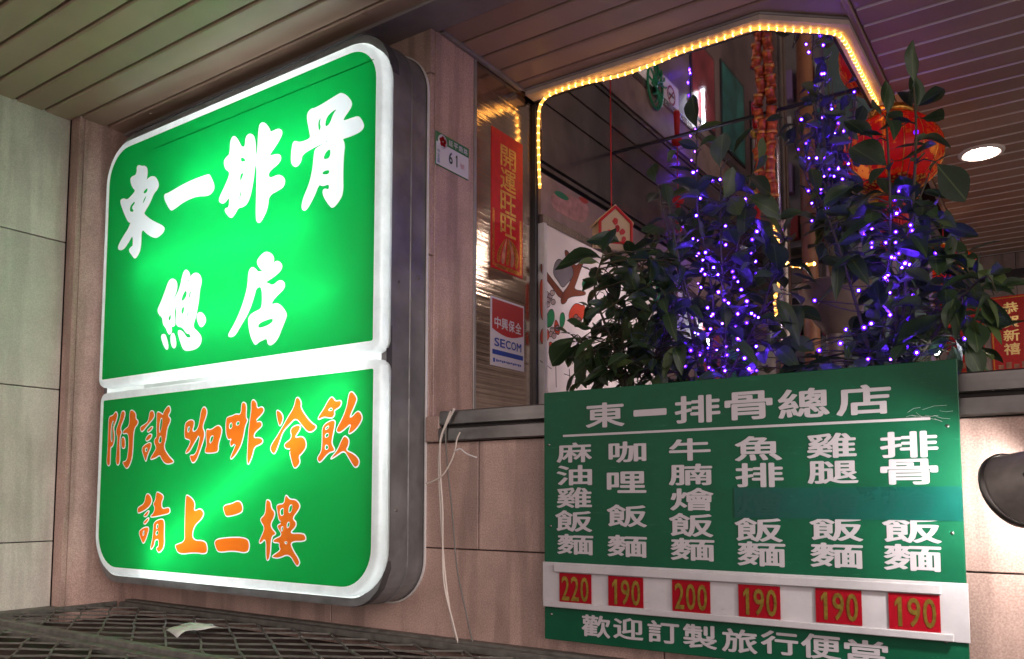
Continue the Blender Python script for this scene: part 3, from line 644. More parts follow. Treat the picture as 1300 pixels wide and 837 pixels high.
# ================================================================== SHOW WINDOW
# fascia under the ceiling edge: front run, chamfer, return
FO = [(-2.0, 3.035), (-.930, 3.035), (-.655, 3.268), (-.655, 4.05)]
FI = [(-2.0, 3.105), (-.955, 3.105), (-.725, 3.300), (-.725, 4.05)]
fas = empty('window_fascia', (-1.3, 3.07, H), 'cream board edging the mirrored window ceiling, under the rope light', 'fascia')
FM = plain('cream_board', (.62, .52, .44), .5, 0, .5, .2, 9)
for i in range(3):
    bm = bmesh.new(); q = [FO[i], FO[i+1], FI[i+1], FI[i]]
    lo = [bm.verts.new((x, y, H-.030)) for x, y in q]; hi = [bm.verts.new((x, y, H-.002)) for x, y in q]
    bm.faces.new(lo); bm.faces.new(hi[::-1])
    for k in range(4): bm.faces.new((lo[k], lo[(k+1) % 4], hi[(k+1) % 4], hi[k]))
    bmesh.ops.recalc_face_normals(bm, faces=bm.faces)
    obj('board', bm, FM, fas)
    bm = bmesh.new(); add_tube(bm, [(FO[i][0], FO[i][1]-.004, H-.006), (FO[i+1][0], FO[i+1][1]-.004, H-.006)], .006, 6); obj('edge_bead', bm, M['trim'], fas)
    bm = bmesh.new(); add_tube(bm, [(FI[i][0], FI[i][1]+.006, H-.022), (FI[i+1][0], FI[i+1][1]+.006, H-.022)], .011, 6); obj('inner_channel', bm, M['frame'], fas)
# mirrored ceiling panels
mir = empty('mirror_ceiling', (-1.3, 4.5, H), 'mirrored ceiling panels over the shop window display', 'mirror')
def poly(name, pts, z, mt, parent):
    bm = bmesh.new(); bm.faces.new([bm.verts.new((x, y, z)) for x, y in pts]); 
    g = bmesh.ops.extrude_face_region(bm, geom=bm.faces[:]); 
    for v in g['geom']:
        if isinstance(v, bmesh.types.BMVert): v.co.z += .006
    bmesh.ops.recalc_face_normals(bm, faces=bm.faces); return obj(name, bm, mt, parent)
poly('mirror_panel', [(-1.985, 3.108), (-.956, 3.108), (-.727, 3.302), (-.727, 3.868), (-1.985, 3.868)], H-.008, M['mirror'], mir)
poly('mirror_panel', [(-1.985, 3.876), (-.727, 3.876), (-.727, 7.19), (-1.985, 7.19)], H-.008, M['mirror'], mir)
box('panel_joint', (-1.985, -.727, 3.862, 3.882, H-.0135, H-.0085), M['frame'], mir)
# inside left wall with its bands
iw = empty('display_wall', (-2.0, 4.5, GROUND), 'inner side wall of the show window with steel bands and a picture board', 'wall')
box('backing', (-2.42, -2.30, 3.151, 7.2, GROUND, H-.01), M['boxin'], iw)
box('steel_band', (-2.30, -1.990, 3.152, 7.19, 1.700, H-.009), M['steel_v'], iw, .002)
box('steel_band', (-2.30, -1.984, 3.152, 7.19, 1.556, 1.697), M['steel_v'], iw, .002)
box('dark_groove', (-2.30, -2.01, 3.152, 7.19, 1.500, 1.5555), M['frame'], iw)
box('slot_strip', (-2.00, -1.988, 3.152, 7.19, 1.522, 1.541), M['steel_v'], iw)
box('picture_board', (-2.30, -1.992, 3.152, 7.19, 1.300, 1.4995), plain('board_tan', (.34, .24, .2), .5, 0, .5, .3, 9), iw)
box('lower_frame', (-2.30, -1.980, 3.152, 7.19, 1.258, 1.2985), M['steel_v'], iw, .002)
def wallpoly(px, X, mt, parent, name, k=2):
    r = []
    for x, y in px:
        p = on_jamb(x, y, X); r.append((p.y, p.z))
    me = fill2d([chaikin(r, k)])
    for v in me.vertices: v.co = (X, v.co.x, v.co.y)
    return obj(name, me, mt, parent)
def zz(r, o=(670, 150), s=4.925): return [(o[0]+x/s, o[1]+y/s) for x, y in r]
PK = plain('paint_blossom', (.50, .26, .22), .5, 0, .5, .35, 30); PG = plain('paint_green', (.02, .2, .08), .5); PR = plain('paint_red', (.45, .05, .03), .5)
wallpoly(zz([(135,480),(200,465),(290,490),(380,545),(385,600),(350,660),(290,640),(230,610),(160,570)]), -1.9905, PK, iw, 'painted_cloud')
wallpoly(zz([(165,455),(210,458),(265,505),(240,520),(170,480)]), -1.9895, PG, iw, 'painted_leaf')
wallpoly(zz([(310,490),(360,500),(385,530),(350,540)]), -1.9890, PR, iw, 'painted_bloom')
# lit stained-glass panel
sgp = empty('stained_glass_panel', (-1.98, 3.8, .1), 'white lit stained glass panel painted with red flowers and brown branches', 'stained glass')
GL = acrylic('milk_glass', (.80, .74, .74), None, .45, .05)
box('glass_sheet', (-1.988, -1.9855, 3.176, 4.40, -.2, 1.2575), GL, sgp)
box('frame', (-2.03, -1.975, 4.4005, 4.45, -.2, 1.2575), M['steel_v'], sgp)
box('frame', (-2.03, -1.975, 3.152, 3.1755, -.2, 1.2575), M['white_plastic'], sgp)
tube('lamp_tube', [(-2.16, 3.35, .35), (-2.16, 4.3, .35)], .015, glow('panel_tube', (1, .93, .9), 17), sgp)
tube('lamp_tube', [(-2.16, 3.35, .95), (-2.16, 4.3, .95)], .015, bpy.data.materials['panel_tube'], sgp)
SB_ = acrylic('glass_brown', (.30, .10, .06), None, .5); SR_ = acrylic('glass_red', (.75, .12, .07), None, .5); SG_ = acrylic('glass_green', (.05, .35, .15), None, .5)
SL_ = acrylic('glass_lilac', (.30, .28, .31), None, .5); SK_ = plain('lead_line', (.02, .02, .02), .5)
def zq(r): return zz(r, (670, 320), 4.65)
nlift = [0]
def stained(r, mt):
    nlift[0] += 1; X = -1.985+.00012*nlift[0]
    o = []
    for x, y in zq(r):
        p = on_jamb(x, y, X); o.append((p.y, p.z))
    o = chaikin(o, 2)
    me = fill2d([offset2(o, .0035), o]); me2 = fill2d([o])
    for m_, mt_, n_ in ((me, SK_, 'lead_line'), (me2, mt, 'glass_piece')):
        for v in m_.vertices: v.co = (X, v.co.x, v.co.y)
        obj(n_, m_, mt_, sgp)
for r, mt_ in [([(75,60),(110,120),(190,220),(225,262),(190,275),(150,215),(75,115)], SB_), ([(215,-10),(240,-5),(265,60),(290,92),(330,20),(345,-10),(356,0),(312,100),(290,170),(268,225),(340,233),(342,255),(240,262),(225,300),(195,310),(198,255),(250,190),(270,110),(230,50)], SB_),
  ([(150,110),(165,55),(190,42),(215,65),(250,70),(270,110),(265,150),(235,180),(205,215),(180,170),(155,140)], SL_),
  ([(72,140),(110,210),(105,260),(115,300),(110,350),(120,390),(95,420),(72,360)], SR_), ([(238,370),(270,310),(300,305),(320,320),(335,310),(340,360),(320,400),(290,440),(255,420)], SR_),
  ([(75,460),(110,450),(132,480),(120,520),(75,550)], SR_), ([(125,530),(152,540),(152,600),(130,580)], SR_), ([(155,450),(165,390),(190,450),(185,490),(165,480)], SR_),
  ([(105,445),(120,350),(150,335),(160,390),(140,440)], SG_), ([(190,440),(190,370),(212,355),(222,400),(205,450)], SG_), ([(320,175),(345,170),(352,205),(325,225)], SG_),
  ([(400,285),(415,280),(412,330),(395,335)], acrylic('glass_blue', (.3, .55, .6), None, .5))]: stained(r, mt_)
for cx, cy in ((112,250),(132,262),(120,285),(145,242),(118,310),(150,295),(285,385),(300,400),(290,425),(310,420),(278,410),(145,460),(138,485),(155,495),(175,450)):
    r = [(cx+13*math.cos(a*math.pi/4), cy+15*math.sin(a*math.pi/4)) for a in range(8)]
    stained(r, acrylic('glass_pale', (.62, .5, .47), None, .5) if 'glass_pale' not in bpy.data.materials else bpy.data.materials['glass_pale'])
for r in ([(72,640),(140,690)], [(165,620),(168,800)], [(245,690),(250,800)], [(300,690),(290,790)], [(215,720),(330,760)]):
    pts = [on_jamb(x, y, -1.984) for x, y in zq(r)]; tube('lead_line', pts, .0015, SK_, sgp, 5)
box('wall_panel', (-2.30, -1.993, 4.4505, 7.19, GROUND, 1.2575), plain('inner_panel', (.20, .14, .13), .35, 0, .5, .3, 5), iw)
tl_ = empty('tube_lamp', (-1.97, 5.12, .95), 'short upright white tube lamp on the inner wall, seen in the mirror', 'lamp')
tube('tube', [(-1.955, 5.12, .98), (-1.955, 5.12, 1.22)], .008, glow('tube_lamp_white', (.85, .92, 1), 22), tl_)
for z_ in (.955, 1.222): box('holder', (-1.9925, -1.94, 5.10, 5.14, z_, z_+.024), M['white_plastic'], tl_, .003)
# no-smoking sign further in (seen in the mirror)
ns = empty('no_smoking_sign', (-1.98, 4.66, 1.115), 'square no smoking sign with red ring on the inner wall', 'sign')
box('board', (-1.9905, -1.9835, 4.54, 4.77, 1.115, 1.285), plain('sign_white', (.75, .70, .66), .5), ns)
def disc_ring(cx, cy, r0, r1, X, mt, parent, name):
    me = fill2d([[(cx+r1*math.cos(k*math.pi/16), cy+r1*math.sin(k*math.pi/16)) for k in range(32)], [(cx+r0*math.cos(k*math.pi/16), cy+r0*math.sin(k*math.pi/16)) for k in range(32)]])
    for v in me.vertices: v.co = (X, v.co.x, v.co.y)
    return obj(name, me, mt, parent)
disc_ring(4.655, 1.2, .048, .062, -1.9825, M['red_card'], ns, 'ring')
for a in (45,):
    c, s_ = math.cos(math.radians(a))*.05, math.sin(math.radians(a))*.05
    tube('bar', [(-1.9825, 4.655-c, 1.2+s_), (-1.9825, 4.655+c, 1.2-s_)], .005, M['red_card'], ns, 6)
box('cigarette', (-1.983, -1.9815, 4.615, 4.695, 1.193, 1.207), M['frame'], ns)
# green wire ornament beside it
go = empty('green_wire_ornament', (-1.97, 4.40, 1.1), 'green oval wire ornament beside the no smoking sign', 'ornament')
GW = plain('green_wire', (.01, .25, .1), .4)
for k in range(7):
    a = k*math.pi/7; r = .13
    tube('wire', [(-1.975+.004*k, 4.40+.10*math.cos(a+.2)*(1-2*t)+.03*math.sin(9*t), 1.25+r*math.sin(a+.2)*(1-2*t)) for t in [i/8 for i in range(9)]], .006, GW, go, 5)
tube('wire', [(-1.975, 4.40+.105*math.cos(t*math.pi/12), 1.25+.135*math.sin(t*math.pi/12)) for t in range(25)], .008, GW, go, 5)
posters = [((4.98, 5.42, .62, 1.18), (.30, .05, .06), 'red framed poster on the inner wall beyond the tube lamp'), ((5.55, 6.05, .55, 1.2), (.05, .26, .22), 'teal framed poster on the inner wall'), ((6.2, 6.7, .6, 1.2), (.55, .50, .45), 'pale framed poster on the inner wall near its far end')]
for (ya, yb, za, zb), c_, lb in posters:
    po = empty('wall_poster', (-1.99, ya, za), lb, 'poster', 'posters on the inner wall of the window')
    box('poster_frame', (-1.9925, -1.982, ya, yb, za, zb), M['frame'], po, .003)
    box('print', (-1.9815, -1.9795, ya+.02, yb-.02, za+.02, zb-.02), plain('poster_print', c_, .35, 0, .5, .5, 6), po)
tas = [(-1.80, 4.30, 'red knot tassel hanging nearest the inner wall, under the mirror'), (-1.40, 4.45, 'gold knotted red tassel hanging under the middle of the mirror'), (-1.02, 4.60, 'red knot tassel hanging right of the firecracker strings')]
for i, (x_, y_, lb) in enumerate(tas):
    to = empty('red_tassel', (x_, y_, H), lb, 'ornament', 'red tassels under the mirror')
    tube('cord', [(x_, y_, H-.012), (x_, y_, H-.16)], .003, M['red'], to, 5)
    lathe('knot', [(0, -.03), (.03, -.015), (.036, 0), (.03, .015), (0, .03)], M['gold'] if i % 2 else M['red'], to, Matrix.Translation((x_, y_, H-.18)), 8)
    lathe('tassel', [(0, 0), (.014, -.004), (.02, -.14), (.017, -.15), (0, -.148)], M['red'], to, Matrix.Translation((x_, y_, H-.21)), 10)
# far wall and the columns before it
fw = empty('passage_wall', (0, 7.25, GROUND), 'tiled far wall at the end of the covered passage', 'wall')
FT = stone('far_tile', (.34, .27, .24), (.45, .37, .33), .4, .3)
box('backing', (-2.42, 3.2, 7.225, 7.4, GROUND, H+.02), M['joint'], fw)
for i in range(8):
    for j in range(6):
        x0 = -2.42+i*.7; z0 = GROUND+j*.57
        box('wall_tile', (x0+.002, min(x0+.698, 3.2), 7.2, 7.2245, z0+.002, min(z0+.568, H-.01)), FT, fw, .002)
def column(name, x, y, r, mt, label, n=20):
    c = lathe(name, [(r*1.15, GROUND), (r*1.15, GROUND+.1), (r, GROUND+.12), (r, H-.06), (r*1.12, H-.05), (r*1.12, H-.012)], mt, None, Matrix.Translation((x, y, 0)), n)
    return tag(c, label, 'column')
column('wooden_column', -1.39, 5.5, .05, plain('brown_wood', (.26, .11, .05), .45, 0, .5, .3, 12), 'slim brown round column behind the plants')
column('steel_column', -1.56, 5.5, .045, M['steel_v'], 'slim stainless steel column behind the hanging firecrackers')
pn = empty('pane_screen', (-1.2, 5.6, GROUND), 'grey-green framed glass screen behind the right-hand plant', 'screen')
PGm = plain('screen_glass', (.10, .15, .14), .15)
for i in range(3):
    x0 = -1.30+i*.2; 
    box('pane', (x0+.012, x0+.188, 5.6, 5.61, GROUND+.02, H-.05), PGm, pn)
    box('post', (x0-.011, x0+.011, 5.59, 5.62, GROUND, H-.012), plain('screen_post', (.35, .3, .4), .3, .8) if i == 0 else bpy.data.materials['screen_post'], pn)
box('post', (-.711, -.689, 5.59, 5.62, GROUND, H-.012), bpy.data.materials['screen_post'], pn)
sh = empty('display_shelf', (-1.6, 6.9, GROUND), 'tall shelf unit with pale and teal packets at the back of the window', 'shelf')
box('carcass', (-1.97, -1.05, 6.95, 7.19, GROUND, 1.6), M['trim'], sh)
PC = [plain('packet_white', (.6, .6, .58), .5), plain('packet_teal', (.03, .28, .22), .5), plain('packet_red', (.4, .05, .05), .5), plain('packet_lilac', (.3, .2, .4), .5)]
for i in range(6):
    for j in range(4):
        w_ = random.uniform(.08, .13); x0 = -1.95+i*.15
        box('packet', (x0, x0+w_, 6.86, 6.945, .1+j*.4, .1+j*.4+random.uniform(.2, .34)), random.choice(PC), sh)
# firecracker strings under the mirror
fc = empty('firecracker_string', (-1.15, 3.80, H), 'pair of red and gold paper firecracker strings hanging from the mirror', 'decoration')
FR = plain('firecracker_red', (.60, .13, .035), .32, .5, .5, .3, 60); FG = plain('firecracker_gold', (.7, .35, .1), .3, .9)
for s_ in (-1, 1):
    zc = H-.016; x = -1.15+s_*.024
    tube('cord', [(x, 3.80, H-.012), (x, 3.80, zc-.5)], .003, FR, fc, 5)
    for k in range(7):
        hgt = .062+.01*math.sin(k*2+s_); tl = .18*math.sin(k*1.9+s_)
        Mx = Matrix.Translation((x+.008*math.sin(k*1.3), 3.80, zc-hgt)) @ Matrix.Rotation(tl, 4, 'Y')
        c = lathe('firecracker', [(0, 0), (.025, 0), (.025, .008), (.022, .010), (.022, hgt-.014), (.025, hgt-.012), (.025, hgt-.003), (0, hgt-.003)], FR, fc, Mx, 12)
        lathe('gold_band', [(.0255, .0), (.0268, .006), (.0255, .012)], FG, c, Mx, 12)
        zc -= hgt
# little house ornament
A_, B_, T_ = aty(755, 314, 3.3), aty(799, 311, 3.3), aty(775, 267, 3.3)
ho = empty('house_ornament', ((A_+B_)/2), 'small cream and red house-shaped hanging ornament among the leaves', 'ornament')
CR = plain('cream_card', (.62, .46, .25), .5); RR = plain('ornament_red', (.55, .02, .02), .4)
cx, z0, w_ = (A_.x+B_.x)/2, (A_.z+B_.z)/2, .075
prof = [(-w_, 0), (w_, 0), (w_, .095), (0, .165), (-w_, .095)]
def prism(name, pr, y0, y1, mt, parent, R=Matrix.Identity(4)):
    bm = bmesh.new(); a = [bm.verts.new(R @ Vector((x, y0, z))) for x, z in pr]; b = [bm.verts.new(R @ Vector((x, y1, z))) for x, z in pr]
    bm.faces.new(a); bm.faces.new(b[::-1])
    for i in range(len(pr)): bm.faces.new((a[i], a[(i+1) % len(pr)], b[(i+1) % len(pr)], b[i]))
    bmesh.ops.recalc_face_normals(bm, faces=bm.faces); return obj(name, bm, mt, parent)
RH = Matrix.Translation((cx, 3.3, z0)) @ Matrix.Rotation(math.radians(48), 4, 'Z')
prism('body', prof, -.05, .05, CR, ho, RH)
for (a, b) in ((0, 1), (1, 2), (2, 3), (3, 4), (4, 0)):
    P0, P1 = prof[a], prof[b]; bm = bmesh.new(); add_tube(bm, [RH @ Vector((P0[0], -.053, P0[1])), RH @ Vector((P1[0], -.053, P1[1]))], .007, 6); obj('red_edge', bm, RR, ho)
prism('roof', [(-w_-.012, .088), (0, .160), (w_+.012, .088), (w_+.012, .10), (0, .178), (-w_-.012, .10)], -.05, .055, CR, ho, RH)
for k in range(9):
    u, v = random.uniform(-.05, .05), random.uniform(.015, .10)
    me_pts = [(u+.014*random.uniform(.6, 1.2)*math.cos(q), v+.017*random.uniform(.6, 1.2)*math.sin(q)) for q in [i*math.pi/4 for i in range(8)]]
    prism('red_motif', me_pts, -.0535, -.049, RR, ho, RH)
tube('hanging_cord', [RH @ Vector((0, 0, .17)), RH @ Vector((0, 0, .23)), (cx, 3.3, H-.012)], .003, RR, ho, 5)

# ================================================================== ROPE LIGHTS
RM, N_, L_ = mat('rope_plastic'); b_ = N_['Principled BSDF']
b_.inputs['Base Color'].default_value = (.8, .45, .12, 1); b_.inputs['Roughness'].default_value = .3
b_.inputs['Emission Color'].default_value = (1, .42, .06, 1); b_.inputs['Emission Strength'].default_value = 1.0
RB = glow('rope_bulb', (1, .52, .12), 11)
bm = bmesh.new(); bmesh.ops.create_icosphere(bm, subdivisions=1, radius=.0078); rb_me = bpy.data.meshes.new('bulb'); bm.to_mesh(rb_me); bm.free(); rb_me.materials.append(RB)
def rope(label, pts, step=.034, r=.0068, rb=None, cat='rope light'):
    o = empty('rope_light', pts[0], label, cat)
    sp = spline(pts, 10); tube('tube', sp, r, RM, o, 8)
    d = 0; nxt = step/2
    for a, b in zip(sp, sp[1:]):
        l = (b-a).length
        while nxt < d+l:
            p = a+(b-a)*((nxt-d)/l); inst('bulb', rb_me, Matrix.Translation(p) @ Matrix.Diagonal((1, 1, 1.1, 1)), o); nxt += step
        d += l
    return o
zr = H-.040
rope('warm yellow rope light along the top edge of the show window', [(-1.965, 3.10, 1.40), (-1.968, 3.095, 1.55), (-1.966, 3.092, 1.72), (-1.950, 3.09, 1.79), (-1.88, 3.072, zr), (-1.72, 3.07, zr), (-1.55, 3.078, zr-.012), (-1.38, 3.078, zr-.008), (-1.25, 3.07, zr), (-1.1, 3.07, zr), (-.96, 3.074, zr), (-.84, 3.17, zr), (-.72, 3.275, zr), (-.694, 3.36, zr), (-.692, 3.6, zr), (-.692, 3.8, zr), (-.692, 4.02, zr)])
rope('short yellow rope light bent behind the purple-lit leaves', [aty(983, 286, 3.45), aty(987, 305, 3.45), aty(997, 332, 3.45), aty(1012, 338, 3.45), aty(1034, 335, 3.45)], .028)
rope('yellow rope light end hanging low among the leaves', [aty(985, 331, 3.48), aty(988, 360, 3.48), aty(984, 380, 3.48), aty(986, 402, 3.48)], .028)

# ================================================================== LANTERNS, DOWNLIGHTS, BANNERS
LR, N_, L_ = mat('lantern_silk'); N_.remove(N_['Principled BSDF'])
tr, df = N_.new('ShaderNodeBsdfTranslucent'), N_.new('ShaderNodeBsdfPrincipled')
tr.inputs[0].default_value = (.72, .006, .010, 1)
tc = N_.new('ShaderNodeTexCoord'); vo = N_.new('ShaderNodeTexNoise'); vo.inputs['Scale'].default_value = 38; vo.inputs['Detail'].default_value = 2; L_.new(tc.outputs['Object'], vo.inputs[0])
big = N_.new('ShaderNodeTexNoise'); big.inputs['Scale'].default_value = 7; L_.new(tc.outputs['Object'], big.inputs[0])
mu = N_.new('ShaderNodeMath'); mu.operation = 'MULTIPLY'; L_.new(vo.outputs[0], mu.inputs[0]); L_.new(big.outputs[0], mu.inputs[1])
st_ = N_.new('ShaderNodeMapRange'); st_.inputs[1].default_value = .255; st_.inputs[2].default_value = .30; L_.new(mu.outputs[0], st_.inputs[0])
mc = N_.new('ShaderNodeMix'); mc.data_type = 'RGBA'; mc.inputs[6].default_value = (.42, .012, .012, 1); mc.inputs[7].default_value = (.85, .42, .08, 1)
L_.new(st_.outputs[0], mc.inputs[0]); L_.new(mc.outputs[2], df.inputs['Base Color']); L_.new(st_.outputs[0], df.inputs['Metallic']); df.inputs['Roughness'].default_value = .35
ms = N_.new('ShaderNodeMixShader'); ms.inputs[0].default_value = .6; L_.new(tr.outputs[0], ms.inputs[1]); L_.new(df.outputs[0], ms.inputs[2]); L_.new(ms.outputs[0], N_['Material Output'].inputs[0])
LG = plain('lantern_gold', (.80, .42, .09), .28, 1, .5, .55, 90)
LL, N_, L_ = mat('gold_lace'); b_ = N_['Principled BSDF']; b_.inputs['Metallic'].default_value = .9; b_.inputs['Roughness'].default_value = .3
tc = N_.new('ShaderNodeTexCoord'); vo = N_.new('ShaderNodeTexVoronoi'); vo.inputs['Scale'].default_value = 55; L_.new(tc.outputs['Object'], vo.inputs[0])
rp = N_.new('ShaderNodeValToRGB'); rp.color_ramp.elements[0].position = .30; rp.color_ramp.elements[0].color = (.85, .45, .09, 1); rp.color_ramp.elements[1].position = .5; rp.color_ramp.elements[1].color = (.45, .015, .015, 1)
L_.new(vo.outputs['Distance'], rp.inputs[0]); L_.new(rp.outputs[0], b_.inputs['Base Color'])
LB = glow('lantern_bulb', (1, .62, .4), 5)
TS = plain('tassel_red', (.55, .015, .015), .5, 0, .5, .3, 60)
def lantern(x, y, zc, r, label):
    o = empty('lantern', (x, y, zc-r), label, 'lantern', 'red lanterns hanging in the passage')
    T = Matrix.Translation((x, y, zc)); hr = r*.86; n = 64; bm = bmesh.new(); rings = []
    for i in range(17):
        a = -1.18+2.36*i/16; rings.append([bm.verts.new(T @ Vector(((r*math.cos(a)*(1-.028*abs(math.sin(8*q)))*math.cos(q)), r*math.cos(a)*(1-.028*abs(math.sin(8*q)))*math.sin(q), hr*math.sin(a)))) for q in [2*math.pi*j/n for j in range(n)]])
    for p, q in zip(rings, rings[1:]):
        for j in range(n): bm.faces.new((p[j], p[(j+1) % n], q[(j+1) % n], q[j]))
    obj('silk_body', bm, LR, o, True)
    zt = hr*math.sin(1.18); rt = r*math.cos(1.18)
    for sg_ in (-1, 1):
        bm = bmesh.new(); A_, B_ = [], []
        for j in range(96):
            q = 2*math.pi*j/96
            for lst, la in ((A_, 1.16), (B_, .80+.10*abs((j % 12)-6)/6+(.03 if j % 2 else 0))):
                lst.append(bm.verts.new(T @ Vector((1.012*r*math.cos(la)*math.cos(q), 1.012*r*math.cos(la)*math.sin(q), sg_*1.012*hr*math.sin(la)))))
        for j in range(96): bm.faces.new((A_[j], A_[(j+1) % 96], B_[(j+1) % 96], B_[j]))
        obj('gold_lace', bm, LL, o, True)
    lathe('top_collar', [(rt*1.0, zt-.004), (rt*1.22, zt), (rt*1.22, zt+r*.13), (rt*1.12, zt+r*.14), (rt*1.12, zt+.004)], LG, o, T, 32)
    lathe('bottom_collar', [(rt*1.0, -zt+.004), (rt*1.22, -zt), (rt*1.3, -zt-r*.16), (rt*1.15, -zt-r*.17), (rt*1.1, -zt)], LG, o, T, 32)
    for k in range(16):
        q = 2*math.pi*k/16; tube('rib', [T @ Vector((1.004*r*math.cos(a)*math.cos(q), 1.004*r*math.cos(a)*math.sin(q), 1.004*hr*math.sin(a))) for a in [-1.18+2.36*i/10 for i in range(11)]], .0022, LG, o, 4)
    bm = bmesh.new(); bmesh.ops.create_icosphere(bm, subdivisions=2, radius=.045, matrix=T); obj('lamp_bulb', bm, LB, o)
    tube('hanging_cord', [(x, y, zc+zt+r*.1), (x, y, H-.001)], .004, TS, o, 5)
    z = zc-zt-r*.16
    lathe('tassel_cap', [(0, 0), (rt*.8, -.005), (rt*.85, -r*.25), (rt*.7, -r*.28), (0, -r*.28)], TS, o, Matrix.Translation((x, y, z)), 20)
    for k in range(26):
        q = 2*math.pi*k/26; rr = rt*.62
        tube('tassel_strand', [(x+rr*math.cos(q), y+rr*math.sin(q), z-r*.27), (x+rr*1.12*math.cos(q), y+rr*1.12*math.sin(q), z-r*.9-random.uniform(0, .04))], rr*.14, TS, o, 4)
    return o
lantern(-.655, 4.12, 1.60, .222, 'large red lantern with gold collars hanging beside the end of the rope light')
lantern(-.66, 5.95, 1.45, .20, 'smaller, farther red lantern half hidden behind leaves on the right')
DW = glow('downlight_lens', (1, .80, .66), 75)
def downlight(x, y, label):
    o = empty('ceiling_downlight', (x, y, H), label, 'downlight', 'recessed ceiling downlights')
    T = Matrix.Translation((x, y, H))
    lathe('trim_ring', [(.082, .0), (.082, -.008), (.098, -.013), (.110, -.008), (.113, .0)], plain('downlight_ring', (.85, .80, .76), .35) if 'downlight_ring' not in bpy.data.materials else bpy.data.materials['downlight_ring'], o, T, 32)
    lathe('lens', [(0, -.0045), (.05, -.0045), (.083, -.003)], DW, o, T, 32)
downlight(-.355, 5.0, 'round recessed ceiling downlight, lit, in the slatted ceiling at right')
def facing_banner(x0, x1, z0, z1, Y, chars, label, cream=False):
    o = empty('new_year_banner', ((x0+x1)/2, Y, z0), label, 'banner', 'red new year banners on the far wall')
    box('paper', (x0, x1, Y-.004, Y, z0, z1), M['red'], o)
    w, h = x1-x0, z1-z0
    for a, b, c, d in ((.03, .97, .02, .03), (.03, .97, .97, .98)): box('gold_border', (x0+w*a, x0+w*b, Y-.005, Y-.0035, z0+h*c, z0+h*d), GB, o)
    for a, b in ((.03, .06), (.94, .97)): box('gold_border', (x0+w*a, x0+w*b, Y-.0052, Y-.0036, z0+h*.03, z0+h*.97), GB, o)
    for i, ch in enumerate(chars): text_on('character', ch, Vector((x0+w*.3, Y, z1-h*(.235+.175*i))), Vector((w*.4, 0, 0)), Vector((0, 0, h*.15)), Vector((0, -.0055, 0)), plain('foil_bright', (.85, .62, .25), .3, .6) if 'foil_bright' not in bpy.data.materials else bpy.data.materials['foil_bright'], o, .02)
    for k in range(4): box('printed_motif', (x0+w*(.15+.19*k), x0+w*(.28+.19*k), Y-.0055, Y-.003, z0+h*.07, z0+h*(.12+.03*(k % 2))), KO, o)
    return o
facing_banner(-.50, -.235, .92, 1.515, 7.198, '恭賀新禧', 'red new year banner with four gold characters at the right edge')
facing_banner(-.80, -.545, .95, 1.49, 7.198, '', 'red and gold patterned banner without characters beside the lettered one')
bm = bmesh.new(); add_box(bm, -2.42, 3.2, 7.14, 7.199, H-.21, H-.15); tag(obj('wall_rail', bm, M['frame']), 'dark rail along the top of the far tiled wall', 'rail')

# ================================================================== FLOODLIGHT on the right of the board
c0 = Vector((-.085, 2.13, .032)); ax = Vector((-.70, .62, -.36)).normalized()
q = ax.to_track_quat('Z', 'Y').to_matrix().to_4x4(); T = Matrix.Translation(c0) @ q
fl = empty('floodlight', c0, 'grey bowl-shaped floodlight aimed at the wall beside the menu board', 'floodlight')
FLM = plain('floodlight_grey', (.30, .275, .26), .45, .2, .5, .3, 20, .2, 60)
lathe('shade', [(0, -.085), (.03, -.085), (.045, -.07), (.066, -.02), (.080, .035), (.083, .05), (.079, .05), (.074, .03), (.060, -.018), (.04, -.062), (0, -.07)], FLM, fl, T, 40)
lathe('rim', [(.0835, .040), (.088, .043), (.088, .053), (.0835, .056), (.080, .0515)], M['steel'], fl, T, 40)
lathe('rear_cap', [(.046, -.072), (.040, -.095), (.022, -.104), (0, -.104)], M['frame'], fl, T, 24)
for k in range(6): lathe('cooling_slot', [(0, .002), (.004, .002), (.005, 0)], M['frame'], fl, T @ Matrix.Rotation(k*math.pi/3, 4, 'Z') @ Matrix.Translation((.0575, 0, -.042)) @ Matrix.Rotation(math.radians(66), 4, 'Y'), 8)
bm = bmesh.new(); bmesh.ops.create_icosphere(bm, subdivisions=2, radius=.024, matrix=T @ Matrix.Translation((0, 0, -.01))); obj('lamp_bulb', bm, glow('flood_bulb', (1, .95, .90), 560), fl)
tube('arm', spline([T @ Vector((0, 0, -.08)), T @ Vector((0, .02, -.13)), (.10, 2.25, .06), (.14, 2.371, .02)], 6), .009, FLM, fl)
lathe('wall_plate', [(0, -.008), (.035, -.008), (.038, 0)], FLM, fl, Matrix.Translation((.14, 2.399, .02)) @ Matrix.Rotation(-math.pi/2, 4, 'X') @ Matrix.Rotation(math.pi, 4, 'X'), 20)

